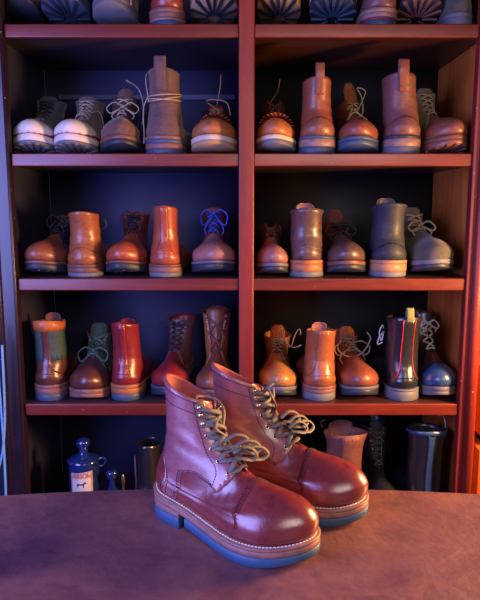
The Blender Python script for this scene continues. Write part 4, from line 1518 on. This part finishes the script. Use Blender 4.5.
shelf_boot('boot', 'bright tan boot, heel outward, with pale tongue lining showing', 321, S4, M['tan'], top=332, face='heel', hk=1.02, mid=M['st_rose'], mid_t=.008, out=M['grey_sole'],
           heel=((M['st_rose'], .5), (M['grey_sole'], 1)), lift=.5, wide=1.02, shaft_w=1.0, backstay=(M['tan'], .40), tongue=(M['pink_brown'], .018, 0), counter=M['tan'], yaw=1, **lk)
shelf_boot('boot', 'brown boot with wide hanging grey laces, between bright tan and black boots', 363, S4, M['mid_brown'], top=337, pitch=1.5, hk=.96, mid=M['grey_sole'], mid_t=.007, out=M['dark_sole'],
           lace=M['l_grey'], n_lace=4, lace_r=.0022, wide=1.05, yaw=6, tongue=(M['tan'], .035, 0), bow=dict(w=.055, drop=.03, v=.74),
           strands=[[tip(.03, .14, .15), tip(.045, .15, .12), tip(.02, .17, .10), tip(-.02, .18, .11), tip(-.05, .17, .15), tip(-.045, .15, .17)]], **lk)
bk, bb = shelf_boot('boot', 'tall glossy black boot, heel outward, with red-piped back strip', 403, S4, M['black'], top=318, face='heel', hk=1.14, mid=M['grey_sole'], mid_t=.006, out=M['grey_sole'],
                    heel=((M['grey_sole'], 1),), wide=.99, shaft_w=1.08, flare=.004, backstay=(M['black'], .34), yaw=2, lace=M['l_white'], n_lace=0, lace_r=.002,
                    tab=(M['brass_green'], .020, .024, .965),
                    strands=[[tip(-.052, .08, .20), tip(-.058, .07, .21), tip(-.066, .07, .19), tip(-.060, .07, .165), tip(-.054, .07, .185)],
                             [tip(-.050, .08, .19), tip(-.066, .07, .175), tip(-.070, .07, .155), tip(-.056, .07, .160)]], **lk)
for sg in (-1, 1):
    mb = MB()
    c_ = catmull([(PI + sg * .55, .30), (PI + sg * .36, .55), (PI + sg * .34, .98)], 8)
    tube(mb, bb.at(c_[:, 0], c_[:, 1], .0026), .0014, sides=6)
    mb.build('piping', M['red_trim'], bk)
shelf_boot('boot', 'blue-toed boot with brown vamp and pale laces, right end of its shelf', 441, S4, M['dark_brown'], top=318, pitch=1.5, hk=1.06, mid=M['grey_sole'], mid_t=.012, out=M['grey_sole'],
           cap=M['blue_toe'], quarter=M['black'], lace=M['l_white'], n_lace=5, lace_r=.0020, wide=.95, yaw=2, tongue=(M['black'], .02, 0), bow=dict(w=.028, drop=.012, v=.9), **lk)

# ---- bottom shelf, seen above the table edge
bz = dict(group=GB)
B0 = BASE
shelf_boot('boot', 'dark brown boot with bright hooks low behind the toe of the farther burgundy boot', 292, B0, M['dark_brown'], top=426, pitch=0, hk=1.52, mid=M['st_brown'], out=M['dark_sole'],
           lace=M['l_brown'], n_lace=4, wide=1.0, g=(.4, .7), tongue=(M['dark_brown'], .02, 0), eyelets=(M['nickel'], (.74, .81, .88, .95)), Y=D + .02, **bz)
shelf_boot('boot', 'tall red-brown boot with open folded collar on the bottom shelf', 348, B0, M['dusty_brown'], top=437, face='heel', hk=1.52, mid=M['st_brown'], out=M['dark_sole'],
           heel=((M['st_brown'], 1),), shaft_w=1.30, flare=.010, tongue=(M['mauve'], .022, -.2), backstay=(M['dusty_brown'], .5), lace=M['l_brown'], n_lace=0, Y=D + .02, yaw=10,
           strands=[[tip(-.06, .10, .27), tip(-.066, .09, .29), tip(-.058, .08, .30)]], **bz)
shelf_boot('boot', 'tall black boot with pale lace ends lost in shadow on the bottom shelf', 386, B0, M['black'], top=428, pitch=0, hk=1.68, mid=M['dark_sole'], out=M['dark_sole'],
           wide=.88, lace=M['l_green'], n_lace=7, lace_r=.0016, tongue=(M['navy'], .02, 0), Y=D + .03,
           strands=[[tip(.0, .12, .31), tip(.016, .13, .335), tip(.028, .13, .325), tip(.030, .13, .29)]], eyelets=(M['nickel'], (.8, .9)), **bz)
shelf_boot('boot', 'blue-black pull-on boot with wide open collar at the right end of the bottom shelf', 424, B0, M['black'], top=433, face='heel', hk=1.62, mid=M['blue_sole'], out=M['dark_sole'],
           heel=((M['blue_sole'], 1),), shaft_w=1.22, flare=.006, collar=(M['blue_toe'], .97), backstay=(M['blue_toe'], .16), Y=D + .02, yaw=0, open_=False, lace=M['l_white'], n_lace=0,
           strands=[[tip(.050, .10, .30), tip(.058, .09, .31), tip(.064, .08, .285), tip(.062, .07, .26), tip(.058, .06, .25)]], **bz)
shelf_boot('boot', 'narrow blue-grey boot shaft beside the heel of the nearer burgundy boot', 150, B0, M['black'], top=448, face='heel', hk=1.40, mid=M['st_brown'], out=M['dark_sole'],
           heel=((M['st_brown'], 1),), shaft_w=.85, Y=D + .03, **bz)

# ---- blue bottle with a ball stopper and a label
M['bottle'] = plain('deep_blue_glazed_bottle', (0.008, 0.022, 0.12), .15, var=.2)
M['bottle'].node_tree.nodes['Principled BSDF'].inputs['Coat Weight'].default_value = 1
M['label'] = plain('cream_paper_label', (0.62, 0.56, 0.46), .7, var=.08)
M['label_red'] = plain('red_label_ink', (0.50, 0.035, 0.03), .6)
M['label_dark'] = plain('dark_green_label_ink', (0.02, 0.05, 0.05), .6)
bx, bzz = P(85, 487, D + .06)
bot = empty('bottle', 'deep blue bottle with ball stopper and cream label showing a dark horse', 'bottle', (bx, D + .06, BASE + .0006), 'shoe care things on the bottom shelf')
hB = P(85, 462, D + .06)[1] - BASE
k = .042
mb = MB()
lathe(mb, [(.03, 0), (k, .004), (k, hB - .004), (k * .98, hB), (k * 1.06, hB + .003), (k * 1.06, hB + .010), (k * .75, hB + .018), (k * .45, hB + .022), (.012, hB + .026), (.012, hB + .040)], 36)
mb.build('body', M['bottle'], bot)
mb = MB()
lathe(mb, [(.010, hB + .038), (.013, hB + .042), (.0185, hB + .050), (.019, hB + .056), (.0165, hB + .064), (.009, hB + .069), (.001, hB + .070)], 24)
mb.build('stopper', M['bottle'], bot)
mb = MB()
tube(mb, catmull([(.030, 0, hB + .004), (.052, 0, hB + .012), (.060, 0, hB + .004), (.052, 0, hB - .010), (.041, 0, hB - .012)], 6), .0035, sides=10)
mb.build('handle', M['bottle'], bot)
# the label is wrapped round the body
LR = k + .0012
def on_body(u, z, off=0.0):
    a = u / LR
    r = LR + off
    return (r * math.sin(a), -r * math.cos(a), z)


lz1 = hB - .014
lz0 = lz1 - .075
def strip(name, u0, u1, z0, z1, off, mat, n=16, curve=0.0, tilt=0.10):
    V, F = [], []
    for i in range(n + 1):
        u = u0 + (u1 - u0) * i / n
        for z in (z0, z1):
            V.append(on_body(u, z + tilt * u + curve * (1 - (u / .03) ** 2), off))
    for i in range(n):
        F.append((2 * i, 2 * i + 2, 2 * i + 3, 2 * i + 1))
    o = link_mesh(name, V, F, mat, lab_o if name != 'label_paper' else bot)
    return o


lab_o = strip('label_paper', -.029, .033, lz0, lz1, 0, M['label'])
strip('label_border', -.027, .031, lz1 - .0035, lz1 - .002, .0005, M['label_red'])
strip('label_border', -.027, -.0255, lz0 + .004, lz1 - .002, .0005, M['label_red'], 2)
strip('label_border', .0295, .031, lz0 + .004, lz1 - .002, .0005, M['label_red'], 2)
fc = bpy.data.curves.new('lettering', 'FONT')
fc.body = 'PERSON'
fc.size = .0165
fc.align_x = 'CENTER'
fc.offset = .0003
tmp = bpy.data.objects.new('lettering_tmp', fc)
C.objects.link(tmp)
bpy.context.view_layer.update()
dg = bpy.context.evaluated_depsgraph_get()
me = bpy.data.meshes.new_from_object(tmp.evaluated_get(dg))
C.objects.unlink(tmp)
bpy.data.objects.remove(tmp)
for vtx in me.vertices:
    u, z = vtx.co.x * .86 + .002, vtx.co.y
    vtx.co = on_body(u, lz1 - .0185 + z + .10 * u + .003 * (1 - (u / .03) ** 2), .0006)
me.name = 'lettering'
me.materials.clear()
me.materials.append(M['label_red'])
lo = bpy.data.objects.new('lettering', me)
C.objects.link(lo)
lo.parent = lab_o
# a standing horse inside a pale oval
def flat_shape(name, pts, off, mat):
    cdt = delaunay_2d_cdt([Vector(p) for p in pts], [(i, (i + 1) % len(pts)) for i in range(len(pts))], [], 1, 1e-7)
    V = [on_body(p.x, p.y, off) for p in cdt[0]]
    return link_mesh(name, V, cdt[2], mat, lab_o)


oz = lz1 - .034
flat_shape('label_oval', [(.002 + .021 * math.cos(a), oz + .0125 * math.sin(a)) for a in np.linspace(0, 2 * PI, 33)[:-1]], .0005, M['white_rubber'])
hs = [(-.75, -.9), (-.62, -.9), (-.6, -.3), (-.45, -.1), (.0, -.15), (.3, -.1), (.34, -.9), (.47, -.9), (.5, -.1), (.62, .3), (.85, .28), (.98, .3), (1.0, .45), (.8, .75), (.72, .9), (.62, .78),
      (.4, .5), (.25, .35), (-.2, .32), (-.6, .38), (-.8, .3), (-.95, -.2), (-.98, -.45), (-.88, -.4), (-.8, .0), (-.76, -.1)]
flat_shape('label_horse', [(.002 + p[0] * .014, oz + p[1] * .0095) for p in hs], .0009, M['label_dark'])

# small ornaments between the bottle and the boot shaft
M['brass_dark'] = plain('dark_brass', (0.35, 0.26, 0.12), .4, 1.0)
ox, _ = P(112, 480, D + .05)
hO = P(112, 470, D + .05)[1] - BASE
mb = MB()
lathe(mb, [(.016, 0), (.017, .01), (.015, hO - .06), (.008, hO - .045), (.008, hO - .03), (.013, hO - .022), (.0165, hO - .010), (.013, hO - .001), (.004, hO)], 24)
o = tag(mb.build('polish_bottle', M['bottle'], loc=(ox, D + .05, BASE + .0005)), 'small dark blue bottle with round cap beside the labelled bottle', 'bottle', 'shoe care things on the bottom shelf')
ox, _ = P(123, 480, D + .06)
hO = P(123, 474, D + .06)[1] - BASE
mb = MB()
lathe(mb, [(.010, 0), (.011, .012), (.005, .02), (.004, hO - .03), (.007, hO - .02), (.0035, hO - .006), (.002, hO)], 16)
tag(mb.build('shoe_horn_stick', M['brass_dark'], loc=(ox, D + .06, BASE + .0005)), 'short upright brass stick beside the small dark blue bottle', 'shoe horn', 'shoe care things on the bottom shelf')
ox, _ = P(136, 470, D + .10)
hO = P(136, 456, D + .10)[1] - BASE
mb = MB()
tube(mb, [(0, 0, 0), (0, .0, hO * .5), (-.002, .0, hO)], [.004, .003, .0025], sides=10)
tag(mb.build('brush_handle', M['st_rose'], loc=(ox, D + .10, BASE + .0005)), 'thin upright brownish rod beside the blue-grey boot shaft', 'rod', 'shoe care things on the bottom shelf')
